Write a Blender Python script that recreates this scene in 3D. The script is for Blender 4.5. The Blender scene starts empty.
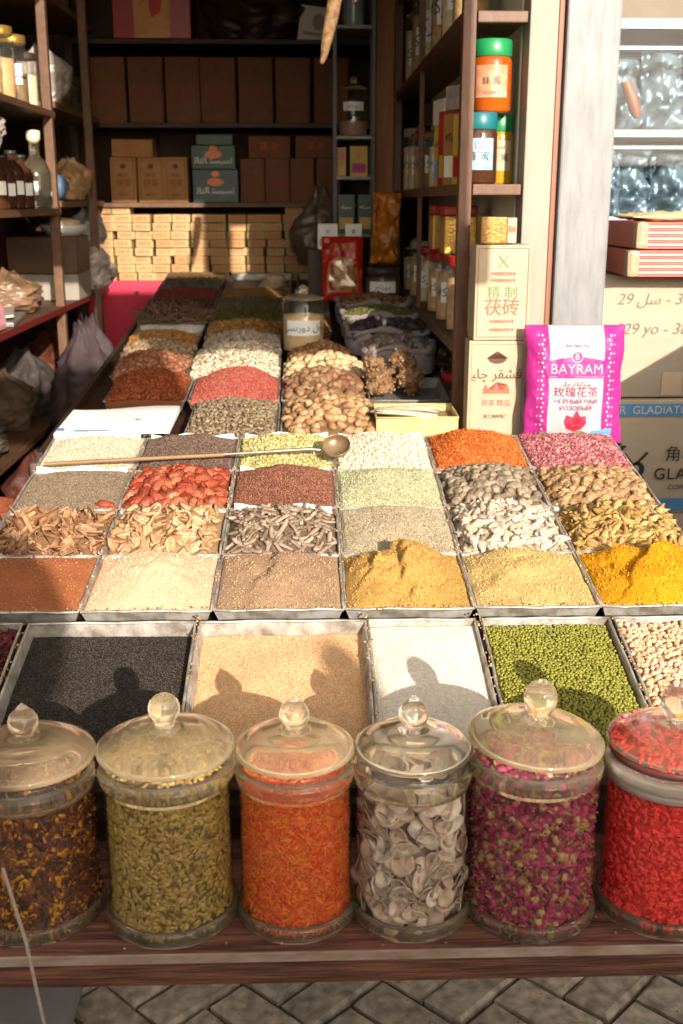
import bpy, bmesh, math, random
import numpy as np
from mathutils import Vector, Matrix, Euler, noise as mnoise
R = math.radians
rnd = random.Random(7)
rng = np.random.default_rng(11)
scene = bpy.context.scene
COL = scene.collection

# ------------------------------------------------------------------ materials
def lin(c):
    return tuple(c) + (1.0,)

def new_mat(name):
    m = bpy.data.materials.new(name)
    m.use_nodes = True
    nt = m.node_tree
    nt.nodes.clear()
    out = nt.nodes.new('ShaderNodeOutputMaterial')
    return m, nt, out

def N(nt, kind, **kw):
    n = nt.nodes.new(kind)
    for k, v in kw.items():
        if k.startswith('i_'):
            n.inputs[k[2:].replace('_', ' ')].default_value = v
        else:
            setattr(n, k, v)
    return n

def ramp(nt, stops, interp='LINEAR'):
    r = nt.nodes.new('ShaderNodeValToRGB')
    r.color_ramp.interpolation = interp
    el = r.color_ramp.elements
    while len(el) < len(stops):
        el.new(0.5)
    for e, (p, c) in zip(el, stops):
        e.position = p
        e.color = lin(c)
    return r

def even(cols):
    n = len(cols)
    return [(i / max(1, n - 1), c) for i, c in enumerate(cols)]

def surf(name, c1, c2=None, rough=.6, metal=0., scale=12., bump=0., bscale=120., spec=.4, detail=6, stretch=None, coat=0., lo=.3, hi=.7):
    """noise mottled surface, two base colours"""
    if c2 is None:
        c2 = tuple(x * .78 for x in c1)
    m, nt, out = new_mat(name)
    b = N(nt, 'ShaderNodeBsdfPrincipled')
    b.inputs['Roughness'].default_value = rough
    b.inputs['Metallic'].default_value = metal
    b.inputs['Specular IOR Level'].default_value = spec
    b.inputs['Coat Weight'].default_value = coat
    tc = N(nt, 'ShaderNodeTexCoord')
    mp = N(nt, 'ShaderNodeMapping')
    if stretch:
        mp.inputs['Scale'].default_value = stretch
    nt.links.new(tc.outputs['Object'], mp.inputs[0])
    nz = N(nt, 'ShaderNodeTexNoise')
    nz.inputs['Scale'].default_value = scale
    nz.inputs['Detail'].default_value = detail
    nz.inputs['Roughness'].default_value = .65
    nt.links.new(mp.outputs[0], nz.inputs[0])
    r = ramp(nt, [(lo, c2), (hi, c1)])
    nt.links.new(nz.outputs[0], r.inputs[0])
    nt.links.new(r.outputs[0], b.inputs['Base Color'])
    if bump:
        n2 = N(nt, 'ShaderNodeTexNoise')
        n2.inputs['Scale'].default_value = bscale
        n2.inputs['Detail'].default_value = 5
        nt.links.new(mp.outputs[0], n2.inputs[0])
        bp = N(nt, 'ShaderNodeBump')
        bp.inputs['Strength'].default_value = bump
        bp.inputs['Distance'].default_value = .004
        nt.links.new(n2.outputs[0], bp.inputs['Height'])
        nt.links.new(bp.outputs[0], b.inputs['Normal'])
    nt.links.new(b.outputs[0], out.inputs[0])
    return m

def granular(name, cols, scale=420., rough=.75, bump=.7, patch=None, interp='LINEAR', dist=.003):
    cols = [tuple(.98 * x ** 1.1 for x in c) for c in cols]
    """a bed of small grains: every voronoi cell has a colour of its own"""
    m, nt, out = new_mat(name)
    b = N(nt, 'ShaderNodeBsdfPrincipled')
    b.inputs['Roughness'].default_value = rough
    b.inputs['Specular IOR Level'].default_value = .25
    tc = N(nt, 'ShaderNodeTexCoord')
    v = N(nt, 'ShaderNodeTexVoronoi')
    v.inputs['Scale'].default_value = scale
    nt.links.new(tc.outputs['Object'], v.inputs[0])
    sep = N(nt, 'ShaderNodeSeparateColor')
    nt.links.new(v.outputs['Color'], sep.inputs[0])
    r = ramp(nt, even(cols), interp)
    nt.links.new(sep.outputs[0], r.inputs[0])
    nz = N(nt, 'ShaderNodeTexNoise')
    nz.inputs['Scale'].default_value = 18.
    nz.inputs['Detail'].default_value = 4
    nt.links.new(tc.outputs['Object'], nz.inputs[0])
    r2 = ramp(nt, [(.3, (.8, .8, .8)), (.7, (1.08, 1.08, 1.08))])
    nt.links.new(nz.outputs[0], r2.inputs[0])
    mx = N(nt, 'ShaderNodeMix', data_type='RGBA', blend_type='MULTIPLY')
    mx.inputs[0].default_value = .8
    nt.links.new(r.outputs[0], mx.inputs[6])
    nt.links.new(r2.outputs[0], mx.inputs[7])
    nt.links.new(mx.outputs[2], b.inputs['Base Color'])
    bp = N(nt, 'ShaderNodeBump')
    bp.inputs['Strength'].default_value = bump
    bp.inputs['Distance'].default_value = dist
    bp.invert = True
    nt.links.new(v.outputs['Distance'], bp.inputs['Height'])
    nt.links.new(bp.outputs[0], b.inputs['Normal'])
    nt.links.new(b.outputs[0], out.inputs[0])
    return m

def pieces_mat(name, cols, rough=.6, source='island', interp='LINEAR', spec=.35, mottle=.25, mscale=140., gain=.80, pw=1.12):
    cols = [tuple(gain * x ** pw for x in c) for c in cols]
    """loose pieces: colour drawn per island of the mesh, or per object"""
    m, nt, out = new_mat(name)
    b = N(nt, 'ShaderNodeBsdfPrincipled')
    b.inputs['Roughness'].default_value = rough
    b.inputs['Specular IOR Level'].default_value = spec
    if source == 'island':
        g = N(nt, 'ShaderNodeNewGeometry')
        o = g.outputs['Random Per Island']
    else:
        g = N(nt, 'ShaderNodeObjectInfo')
        o = g.outputs['Random']
    r = ramp(nt, even(cols), interp)
    nt.links.new(o, r.inputs[0])
    tc = N(nt, 'ShaderNodeTexCoord')
    nz = N(nt, 'ShaderNodeTexNoise')
    nz.inputs['Scale'].default_value = mscale
    nz.inputs['Detail'].default_value = 4
    nt.links.new(tc.outputs['Object'], nz.inputs[0])
    r2 = ramp(nt, [(.3, (1 - mottle,) * 3), (.7, (1 + mottle * .5,) * 3)])
    nt.links.new(nz.outputs[0], r2.inputs[0])
    mx = N(nt, 'ShaderNodeMix', data_type='RGBA', blend_type='MULTIPLY')
    mx.inputs[0].default_value = 1.
    nt.links.new(r.outputs[0], mx.inputs[6])
    nt.links.new(r2.outputs[0], mx.inputs[7])
    nt.links.new(mx.outputs[2], b.inputs['Base Color'])
    bp = N(nt, 'ShaderNodeBump')
    bp.inputs['Strength'].default_value = .4
    bp.inputs['Distance'].default_value = .002
    nt.links.new(nz.outputs[0], bp.inputs['Height'])
    nt.links.new(bp.outputs[0], b.inputs['Normal'])
    nt.links.new(b.outputs[0], out.inputs[0])
    return m

def thin_glass(name, tint=(.95, .94, .90), dust=.05, dustc=(.75, .68, .52), rough=.03, refl=1.):
    """single-sheet glass: see-through, mirror-like at a grazing angle, with a film of dust"""
    m, nt, out = new_mat(name)
    tr = N(nt, 'ShaderNodeBsdfTransparent')
    tr.inputs[0].default_value = lin(tint)
    gl = N(nt, 'ShaderNodeBsdfGlossy')
    gl.inputs['Roughness'].default_value = rough
    fr = N(nt, 'ShaderNodeLayerWeight')
    fr.inputs[0].default_value = .5
    p5 = N(nt, 'ShaderNodeMath', operation='POWER')
    p5.inputs[1].default_value = 4.5
    nt.links.new(fr.outputs['Facing'], p5.inputs[0])
    mul = N(nt, 'ShaderNodeMath', operation='MULTIPLY_ADD', use_clamp=True)
    mul.inputs[1].default_value = .9 * refl
    mul.inputs[2].default_value = .045 * refl
    nt.links.new(p5.outputs[0], mul.inputs[0])
    m1 = N(nt, 'ShaderNodeMixShader')
    nt.links.new(mul.outputs[0], m1.inputs[0])
    nt.links.new(tr.outputs[0], m1.inputs[1])
    nt.links.new(gl.outputs[0], m1.inputs[2])
    df = N(nt, 'ShaderNodeBsdfDiffuse')
    df.inputs[0].default_value = lin(dustc)
    tc = N(nt, 'ShaderNodeTexCoord')
    nz = N(nt, 'ShaderNodeTexNoise')
    nz.inputs['Scale'].default_value = 16.
    nz.inputs['Detail'].default_value = 7
    nz.inputs['Roughness'].default_value = .7
    nt.links.new(tc.outputs['Object'], nz.inputs[0])
    r = ramp(nt, [(.3, (dust * .2,) * 3), (.75, (dust * 2,) * 3)])
    nt.links.new(nz.outputs[0], r.inputs[0])
    m2 = N(nt, 'ShaderNodeMixShader')
    nt.links.new(r.outputs[0], m2.inputs[0])
    nt.links.new(m1.outputs[0], m2.inputs[1])
    nt.links.new(df.outputs[0], m2.inputs[2])
    nt.links.new(m2.outputs[0], out.inputs[0])
    return m

def thick_glass(name, tint=(1., .95, .84), dust=.16, dustc=(.8, .66, .42), rough=.04):
    m, nt, out = new_mat(name)
    b = N(nt, 'ShaderNodeBsdfPrincipled')
    b.inputs['Base Color'].default_value = lin(tint)
    b.inputs['Transmission Weight'].default_value = 1.
    b.inputs['Roughness'].default_value = rough
    b.inputs['IOR'].default_value = 1.46
    df = N(nt, 'ShaderNodeBsdfDiffuse')
    df.inputs[0].default_value = lin(dustc)
    tl = N(nt, 'ShaderNodeBsdfTranslucent')
    tl.inputs[0].default_value = lin(dustc)
    ad = N(nt, 'ShaderNodeMixShader')
    ad.inputs[0].default_value = .4
    nt.links.new(df.outputs[0], ad.inputs[1])
    nt.links.new(tl.outputs[0], ad.inputs[2])
    tc = N(nt, 'ShaderNodeTexCoord')
    nz = N(nt, 'ShaderNodeTexNoise')
    nz.inputs['Scale'].default_value = 22.
    nz.inputs['Detail'].default_value = 7
    nz.inputs['Roughness'].default_value = .7
    nt.links.new(tc.outputs['Object'], nz.inputs[0])
    r = ramp(nt, [(.3, (dust * .4,) * 3), (.75, (dust * 1.8,) * 3)])
    nt.links.new(nz.outputs[0], r.inputs[0])
    m2 = N(nt, 'ShaderNodeMixShader')
    nt.links.new(r.outputs[0], m2.inputs[0])
    nt.links.new(b.outputs[0], m2.inputs[1])
    nt.links.new(ad.outputs[0], m2.inputs[2])
    nt.links.new(m2.outputs[0], out.inputs[0])
    return m

WOOD = surf('worn red-brown wood', (.25, .095, .055), (.07, .024, .014), rough=.6, scale=20, stretch=(.35, 4, 7), bump=.8, bscale=60, lo=.38, hi=.66)
DARKWOOD = surf('dark brown wood', (.055, .026, .014), (.028, .014, .008), rough=.55, scale=8, stretch=(1, 8, 8), bump=.2)
SHELFWOOD = surf('shelf wood', (.15, .072, .034), (.075, .034, .016), rough=.55, scale=7, stretch=(6, 1, 6), bump=.2)
REDWOOD = surf('cabinet wood', (.135, .055, .024), (.07, .027, .012), rough=.45, scale=9, stretch=(6, 6, 1), bump=.2)
BROWNWALL = surf('brown panel wall', (.055, .022, .009), (.03, .012, .005), rough=.7, scale=3, stretch=(5, 5, .6), bump=.2)
CEIL = surf('dim ceiling', (.045, .032, .022), rough=.9, scale=3)
FLOOR = surf('shop floor', (.08, .06, .045), (.045, .033, .025), rough=.7, scale=5, bump=.2)
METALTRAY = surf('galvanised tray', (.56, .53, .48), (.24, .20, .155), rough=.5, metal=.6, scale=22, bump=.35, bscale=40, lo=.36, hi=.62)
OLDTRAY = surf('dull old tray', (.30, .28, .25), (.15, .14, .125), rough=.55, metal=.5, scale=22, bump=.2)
STEEL = surf('scuffed steel', (.205, .207, .212), (.135, .136, .14), rough=.5, metal=.1, spec=.25, scale=7, stretch=(6, 6, 1.2), bump=.12, bscale=14, hi=.66, lo=.26)
CREAM = surf('cream painted frame', (.29, .255, .21), (.22, .19, .15), rough=.6, scale=4, stretch=(4, 4, .6), bump=.1)
BEIGEWALL = surf('beige plaster', (.20, .17, .13), (.15, .125, .092), rough=.85, scale=4, bump=.2, bscale=40)
BLACKM = surf('black metal', (.03, .028, .026), rough=.4)
PAPER = surf('white paper', (.84, .83, .80), (.74, .73, .70), rough=.7, scale=6)
CARD = surf('white card', (.80, .76, .66), (.68, .63, .53), rough=.75, scale=9)
CARTON = surf('brown carton', (.385, .32, .24), (.33, .27, .195), rough=.8, scale=5, stretch=(1, 1, 5), bump=.1, bscale=50)
CARTON2 = surf('grey-brown carton', (.55, .44, .31), (.48, .38, .26), rough=.8, scale=5, stretch=(1, 1, 5), bump=.1, bscale=50)
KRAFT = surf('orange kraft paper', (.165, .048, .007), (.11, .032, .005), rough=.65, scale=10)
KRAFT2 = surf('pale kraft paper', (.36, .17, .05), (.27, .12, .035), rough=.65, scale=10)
INKBR = surf('dark brown ink', (.10, .035, .015), rough=.6)
INKRED = surf('red ink', (.62, .06, .03), rough=.6)
INKGREEN = surf('green ink', (.06, .25, .07), rough=.6)
INKBLACK = surf('black ink', (.03, .03, .03), rough=.6)
INKPENCIL = surf('grey marker', (.17, .135, .10), rough=.7)
INKMAROON = surf('maroon ink', (.28, .03, .10), rough=.6)
INKGREY = surf('grey ink', (.12, .10, .11), rough=.6)
BLUE = surf('blue tape', (.10, .30, .55), (.08, .25, .47), rough=.5)
CREAMBOX = surf('cream card box', (.38, .30, .205), (.32, .245, .16), rough=.55, scale=9)
MAGENTA = surf('magenta foil', (.38, .022, .19), (.29, .016, .145), rough=.48, spec=.25, scale=9, bump=.5, bscale=22)
BAGWHITE = surf('white bag panel', (.37, .355, .37), (.32, .30, .315), rough=.5, spec=.2, scale=8, bump=.3, bscale=20)
PINKCAB = surf('pink cloth cabinet', (.62, .030, .075), (.50, .022, .055), rough=.65, scale=5)
REDPLAST = surf('red plastic', (.40, .016, .013), rough=.35)
GREENPLAST = surf('green plastic lid', (.012, .22, .07), (.01, .18, .06), rough=.35, spec=.5)
GREENBOX = surf('green box', (.003, .045, .014), (.002, .032, .010), rough=.4)
TEALBOX = surf('teal box', (.002, .042, .045), (.002, .03, .033), rough=.4)
ORANGEBAG = surf('orange foil bag', (.50, .17, .012), (.32, .10, .008), rough=.3, scale=14, bump=.9, bscale=30)
REDBAG = surf('red packet foil', (.42, .018, .012), (.28, .012, .009), rough=.25, scale=12, bump=.7, bscale=40)
YELLOW = surf('yellow print', (.50, .32, .04), rough=.5)
GOLD = surf('gold tin', (.48, .29, .06), (.32, .18, .035), rough=.3, metal=.6, scale=60, bump=.4)
TINY = surf('yellow lacquered tin', (.72, .60, .27), (.55, .44, .17), rough=.35, metal=.35, scale=18)
HONEY1 = surf('amber honey', (.42, .085, .005), (.28, .045, .004), rough=.12, scale=8, coat=.6)
HONEY2 = surf('dark honey', (.06, .022, .01), rough=.12, coat=.6)
HONEY3 = surf('yellow honey', (.42, .24, .010), (.32, .17, .008), rough=.12, coat=.6)
PLASTICBAG = surf('milky plastic bag', (.46, .38, .33), (.24, .19, .17), rough=.3, scale=14, bump=.9, bscale=26)
LILACBAG = surf('lilac plastic bag', (.06, .04, .043), (.03, .02, .023), rough=.6, spec=.15, scale=10, bump=.8, bscale=20)
SACK = surf('grey sackcloth', (.30, .25, .245), (.19, .155, .15), rough=.9, scale=20, bump=.6, bscale=160)
BURLAP = surf('burlap', (.42, .31, .19), (.30, .21, .12), rough=.9, scale=40, bump=.5, bscale=200)
PALEBACK = surf('pale green board', (.70, .72, .56), (.58, .60, .45), rough=.6, scale=3, stretch=(3, 3, .5))
STONE = surf('old stone', (.45, .41, .35), (.34, .30, .25), rough=.85, scale=6, bump=.6, bscale=30)
CONCRETE = surf('worn concrete', (.27, .26, .25), (.17, .165, .16), rough=.8, scale=7, bump=.4, bscale=40)
DUST = surf('joint dirt', (.15, .12, .09), (.085, .065, .05), rough=.95, scale=14, bump=.6)
BRICKM = pieces_mat('paving brick', gain=1., pw=1., cols= [(.40, .34, .265), (.52, .44, .345), (.57, .48, .37), (.46, .37, .28)], rough=.85, mottle=.5, mscale=34)
STRIPE = surf('pink sheet edge', (.55, .12, .10), (.46, .08, .07), rough=.6, scale=9)
PALEPINK = surf('pale sheet edge', (.58, .38, .32), (.50, .30, .25), rough=.6, scale=9)
TAPE = surf('brown packing tape', (.36, .27, .17), (.24, .17, .10), rough=.4, scale=20, bump=.4)
SILVER = surf('silver wrapping film', (.30, .37, .42), (.05, .07, .085), rough=.38, metal=.5, scale=7, bump=.5, bscale=7, stretch=(1, 1, 2.2), lo=.35, hi=.65)
RUST = surf('terracotta', (.22, .075, .035), rough=.5)
ROPE = surf('pale cord', (.45, .35, .27), (.30, .22, .16), rough=.9, scale=200)
GLASS = thin_glass('dusty jar glass', tint=(.985, .98, .95), dust=.016, refl=.9)
GLASSCLEAR = thin_glass('clear jar glass', tint=(.96, .97, .96), dust=.02)
WINGLASS = thin_glass('window glass', tint=(.86, .94, .98), dust=.002, rough=.02, refl=.35)
LIDGLASS = thick_glass('amber lid glass', tint=(1., .93, .78), dust=.14)
LIDCLEAR = thick_glass('clear lid glass', tint=(1., .98, .92), dust=.06)
RINGGLASS = thick_glass('ring glass', tint=(1., .97, .90), dust=.07)
CLEARFILM = thin_glass('clear film', tint=(.9, .9, .88), dust=.05, rough=.12, refl=2.)
FLASKM = thick_glass('flask glass', tint=(.95, .97, .93), dust=.06)

# ------------------------------------------------------------------ mesh helpers
def mesh_np(name, V, F, smooth=True, mats=None, midx=None):
    """V (n,3); F list of index lists or an (m,k) array"""
    me = bpy.data.meshes.new(name)
    V = np.asarray(V, dtype=np.float32).reshape(-1, 3)
    if isinstance(F, np.ndarray):
        m, k = F.shape
        me.vertices.add(len(V))
        me.vertices.foreach_set('co', V.ravel())
        me.loops.add(m * k)
        me.loops.foreach_set('vertex_index', F.astype(np.int32).ravel())
        me.polygons.add(m)
        me.polygons.foreach_set('loop_start', (np.arange(m) * k).astype(np.int32))
        me.update(calc_edges=True)
    else:
        me.from_pydata([tuple(v) for v in V.tolist()], [], F)
    me.polygons.foreach_set('use_smooth', np.full(len(me.polygons), smooth, dtype=bool))
    for m_ in (mats or []):
        me.materials.append(m_)
    if midx is not None:
        me.polygons.foreach_set('material_index', np.asarray(midx, dtype=np.int32))
    me.update()
    return me

class MB:
    """collects solids into one mesh"""
    def __init__(s):
        s.v, s.f, s.m, s.sm = [], [], [], []
    def add(s, V, F, mi=0, smooth=False):
        o = len(s.v)
        s.v += [tuple(v) for v in V]
        for f in F:
            s.f.append(tuple(i + o for i in f))
            s.m.append(mi)
            s.sm.append(smooth)
        return s
    def box(s, lo, hi, mi=0, bev=0., rot=None, jitter=0.):
        c = [(a + b) / 2 for a, b in zip(lo, hi)]
        h = [abs(b - a) / 2 for a, b in zip(lo, hi)]
        bm = bmesh.new()
        bmesh.ops.create_cube(bm, size=2.)
        for v in bm.verts:
            v.co = Vector((v.co.x * h[0], v.co.y * h[1], v.co.z * h[2]))
            if jitter:
                v.co += Vector([rnd.uniform(-jitter, jitter) for _ in range(3)])
        if bev:
            bmesh.ops.bevel(bm, geom=bm.edges[:], offset=min(bev, min(h) * .8), segments=2, affect='EDGES', profile=.6)
        M = rot.to_matrix() if rot is not None else Matrix.Identity(3)
        bm.verts.index_update()
        V = [M @ v.co + Vector(c) for v in bm.verts]
        F = [[v.index for v in f.verts] for f in bm.faces]
        bm.free()
        return s.add(V, F, mi)
    def lathe(s, prof, seg=32, c=(0, 0, 0), mi=0, closed=False, smooth=True):
        V, F = [], []
        n = len(prof)
        for j in range(seg):
            a = 2 * math.pi * j / seg
            for r, z in prof:
                V.append((c[0] + r * math.cos(a), c[1] + r * math.sin(a), c[2] + z))
        for j in range(seg):
            k = (j + 1) % seg
            for i in range(n - 1 + (1 if closed else 0)):
                i2 = (i + 1) % n
                F.append((j * n + i, k * n + i, k * n + i2, j * n + i2))
        if not closed:
            if prof[0][0] > 1e-5 and prof[0][0] < 0.0011:
                pass
        return s.add(V, F, mi, smooth)
    def tube(s, pts, r, seg=8, mi=0, smooth=True, cap=True, closed=False):
        pts = [Vector(p) for p in pts]
        n = len(pts)
        V, F = [], []
        up = Vector((0, 0, 1))
        for i, p in enumerate(pts):
            if closed:
                d = pts[(i + 1) % n] - pts[i - 1]
            else:
                d = pts[min(i + 1, n - 1)] - pts[max(i - 1, 0)]
            d.normalize()
            a = d.cross(up)
            if a.length < .05:
                a = d.cross(Vector((1, 0, 0)))
            a.normalize()
            b = a.cross(d)
            rr = r[i] if isinstance(r, (list, tuple)) else r
            for j in range(seg):
                t = 2 * math.pi * j / seg
                V.append(p + a * (rr * math.cos(t)) + b * (rr * math.sin(t)))
        for i in range(n if closed else n - 1):
            i2 = (i + 1) % n
            for j in range(seg):
                k = (j + 1) % seg
                F.append((i * seg + j, i * seg + k, i2 * seg + k, i2 * seg + j))
        s.add(V, F, mi, smooth)
        if cap and not closed:
            s.add(V[:seg], [tuple(range(seg))[::-1]], mi)
            s.add(V[-seg:], [tuple(range(seg))], mi)
        return s
    def prism(s, poly, y0, y1, mi=0):
        """outline in x,z extruded from y0 to y1"""
        n = len(poly)
        V = [(x, y0, z) for x, z in poly] + [(x, y1, z) for x, z in poly]
        F = [tuple(range(n)), tuple(range(2 * n - 1, n - 1, -1))]
        for i in range(n):
            k = (i + 1) % n
            F.append((i, n + i, n + k, k))
        return s.add(V, F, mi)
    def mesh(s, name, *mats, fix=True):
        me = bpy.data.meshes.new(name)
        me.from_pydata(s.v, [], s.f)
        for m_ in mats:
            me.materials.append(m_)
        me.polygons.foreach_set('material_index', s.m)
        me.polygons.foreach_set('use_smooth', s.sm)
        if fix:
            bm = bmesh.new()
            bm.from_mesh(me)
            bmesh.ops.recalc_face_normals(bm, faces=bm.faces[:])
            bm.to_mesh(me)
            bm.free()
        me.update()
        return me

def link(name, me, parent=None, loc=(0, 0, 0), rot=(0, 0, 0), mat=None):
    o = bpy.data.objects.new(name, me)
    COL.objects.link(o)
    o.location = loc
    o.rotation_euler = rot
    if parent is not None:
        o.parent = parent
    if mat is not None and len(me.materials) == 0:
        me.materials.append(mat)
    return o

def tag(o, label, cat, group=None, kind=None):
    o['label'] = label
    o['category'] = cat
    if group:
        o['group'] = group
    if kind:
        o['kind'] = kind
    return o

def thing(name, label, cat, loc=(0, 0, 0), rot=(0, 0, 0), group=None):
    o = bpy.data.objects.new(name, None)
    o.empty_display_size = .05
    COL.objects.link(o)
    o.location = loc
    o.rotation_euler = rot
    return tag(o, label, cat, group)

def part(name, mb, mat, parent, loc=(0, 0, 0), rot=(0, 0, 0)):
    mats = mat if isinstance(mat, (list, tuple)) else [mat]
    me = mb.mesh(name, *mats) if isinstance(mb, MB) else mb
    if not isinstance(mb, MB) and len(me.materials) == 0:
        for m_ in mats:
            me.materials.append(m_)
    return link(name, me, parent, loc, rot)

def structure(name, mb, mat):
    o = part(name, mb, mat, None)
    o['kind'] = 'structure'
    return o

def copy_tree(o, parent=None):
    c = o.copy()
    COL.objects.link(c)
    if parent is not None:
        c.parent = parent
    for ch in list(o.children):
        copy_tree(ch, c)
    return c

_dg = None
def text_mesh(body, size, extrude=0., align='CENTER', shear=0., space=1.):
    c = bpy.data.curves.new('lettering', 'FONT')
    c.body = body
    c.size = size
    c.align_x = align
    c.align_y = 'CENTER'
    c.shear = shear
    c.space_character = space
    c.resolution_u = 3
    c.extrude = extrude
    o = bpy.data.objects.new('lettering', c)
    COL.objects.link(o)
    dg = bpy.context.evaluated_depsgraph_get()
    me = bpy.data.meshes.new_from_object(o.evaluated_get(dg))
    bpy.data.objects.remove(o)
    bpy.data.curves.remove(c)
    me.materials.clear()
    return me

def arabic(s):
    return s[::-1]      # presentation forms, set right to left

def text(body, size, mat, parent, loc, bold=0., align='CENTER', rot=(math.pi / 2, 0, 0), sx=1., shear=0., warp=None, space=1.):
    """flat lettering facing -y (or bent over a surface by warp(x, z) -> y)"""
    me = text_mesh(body, size, .0002 + bold, align, shear, space)
    me.materials.append(mat)
    for v in me.vertices:
        v.co.x *= sx
    if warp:
        for v in me.vertices:
            x, z = v.co.x + loc[0], v.co.y + loc[2]
            y = warp(x, z)
            v.co = Vector((x, y - v.co.z, z))
        return link('lettering', me, parent)
    return link('lettering', me, parent, loc, rot)

# ------------------------------------------------------------------ scatter
def unit_ico(sub):
    bm = bmesh.new()
    bmesh.ops.create_icosphere(bm, subdivisions=sub, radius=1.)
    bm.verts.index_update()
    V = np.array([v.co[:] for v in bm.verts])
    F = np.array([[v.index for v in f.verts] for f in bm.faces])
    bm.free()
    return V, F

ICO1 = unit_ico(1)
ICO2 = unit_ico(2)
ICO3 = unit_ico(3)
OCT = (np.array([(1, 0, 0), (-1, 0, 0), (0, 1, 0), (0, -1, 0), (0, 0, 1), (0, 0, -1)], float),
       np.array([(0, 2, 4), (2, 1, 4), (1, 3, 4), (3, 0, 4), (2, 0, 5), (1, 2, 5), (3, 1, 5), (0, 3, 5)]))

def ell(t, sx, sy, sz, taper=0., bend=0.):
    V = t[0].copy()
    if taper:
        k = 1 - taper * np.abs(V[:, 0:1]) ** 2
        V[:, 1:] *= k
    V = V * np.array([sx, sy, sz])
    if bend:
        V[:, 2] += bend * (V[:, 0] / sx) ** 2
    return V, t[1]

def flake_t(l, w, t, curl=.3):
    """a curled flat flake with some thickness"""
    xs = np.linspace(-1, 1, 4)
    V = []
    for sgn in (1, -1):
        for x in xs:
            ww = w * (1 - .55 * x * x)
            for y in (-1, 1):
                V.append((x * l, y * ww, sgn * t + curl * l * x * x + curl * w * .4))
    V = np.array(V)
    F = []
    n = 8
    for i in range(3):
        a = i * 2
        F.append((a, a + 2, a + 3, a + 1))
        F.append((n + a, n + a + 1, n + a + 3, n + a + 2))
        F.append((a, n + a, n + a + 2, a + 2))
        F.append((a + 1, a + 3, n + a + 3, n + a + 1))
    F.append((0, 1, n + 1, n))
    F.append((6, n + 6, n + 7, 7))
    T = []
    for q in F:
        T += [(q[0], q[1], q[2]), (q[0], q[2], q[3])]
    return V, np.array(T)

def rot_from(nrm, spin, tilt, up_mix=0.):
    """(n,3,3) frames whose z follows nrm, spun about it and tilted a bit"""
    n = len(nrm)
    z = nrm + rng.normal(0, tilt, (n, 3))
    z /= np.linalg.norm(z, axis=1, keepdims=True)
    a = np.stack([np.cos(spin), np.sin(spin), np.zeros(n)], 1)
    x = a - (a * z).sum(1, keepdims=True) * z
    x /= np.linalg.norm(x, axis=1, keepdims=True) + 1e-9
    y = np.cross(z, x)
    return np.stack([x, y, z], 2)

def scatter(tmpls, P, RM, S):
    """one (V,F) of many copies; tmpls is a list, one drawn per copy"""
    Vs, Fs, off = [], [], 0
    pick = rng.integers(0, len(tmpls), len(P))
    for k, (tv, tf) in enumerate(tmpls):
        idx = np.where(pick == k)[0]
        if len(idx) == 0:
            continue
        W = np.einsum('nij,vj->nvi', RM[idx], tv) * S[idx][:, None, None] + P[idx][:, None, :]
        nv = len(tv)
        Vs.append(W.reshape(-1, 3))
        Fs.append((tf[None] + (np.arange(len(idx)) * nv)[:, None, None]).reshape(-1, tf.shape[1]) + off)
        off += nv * len(idx)
    return np.concatenate(Vs), np.concatenate(Fs)

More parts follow.
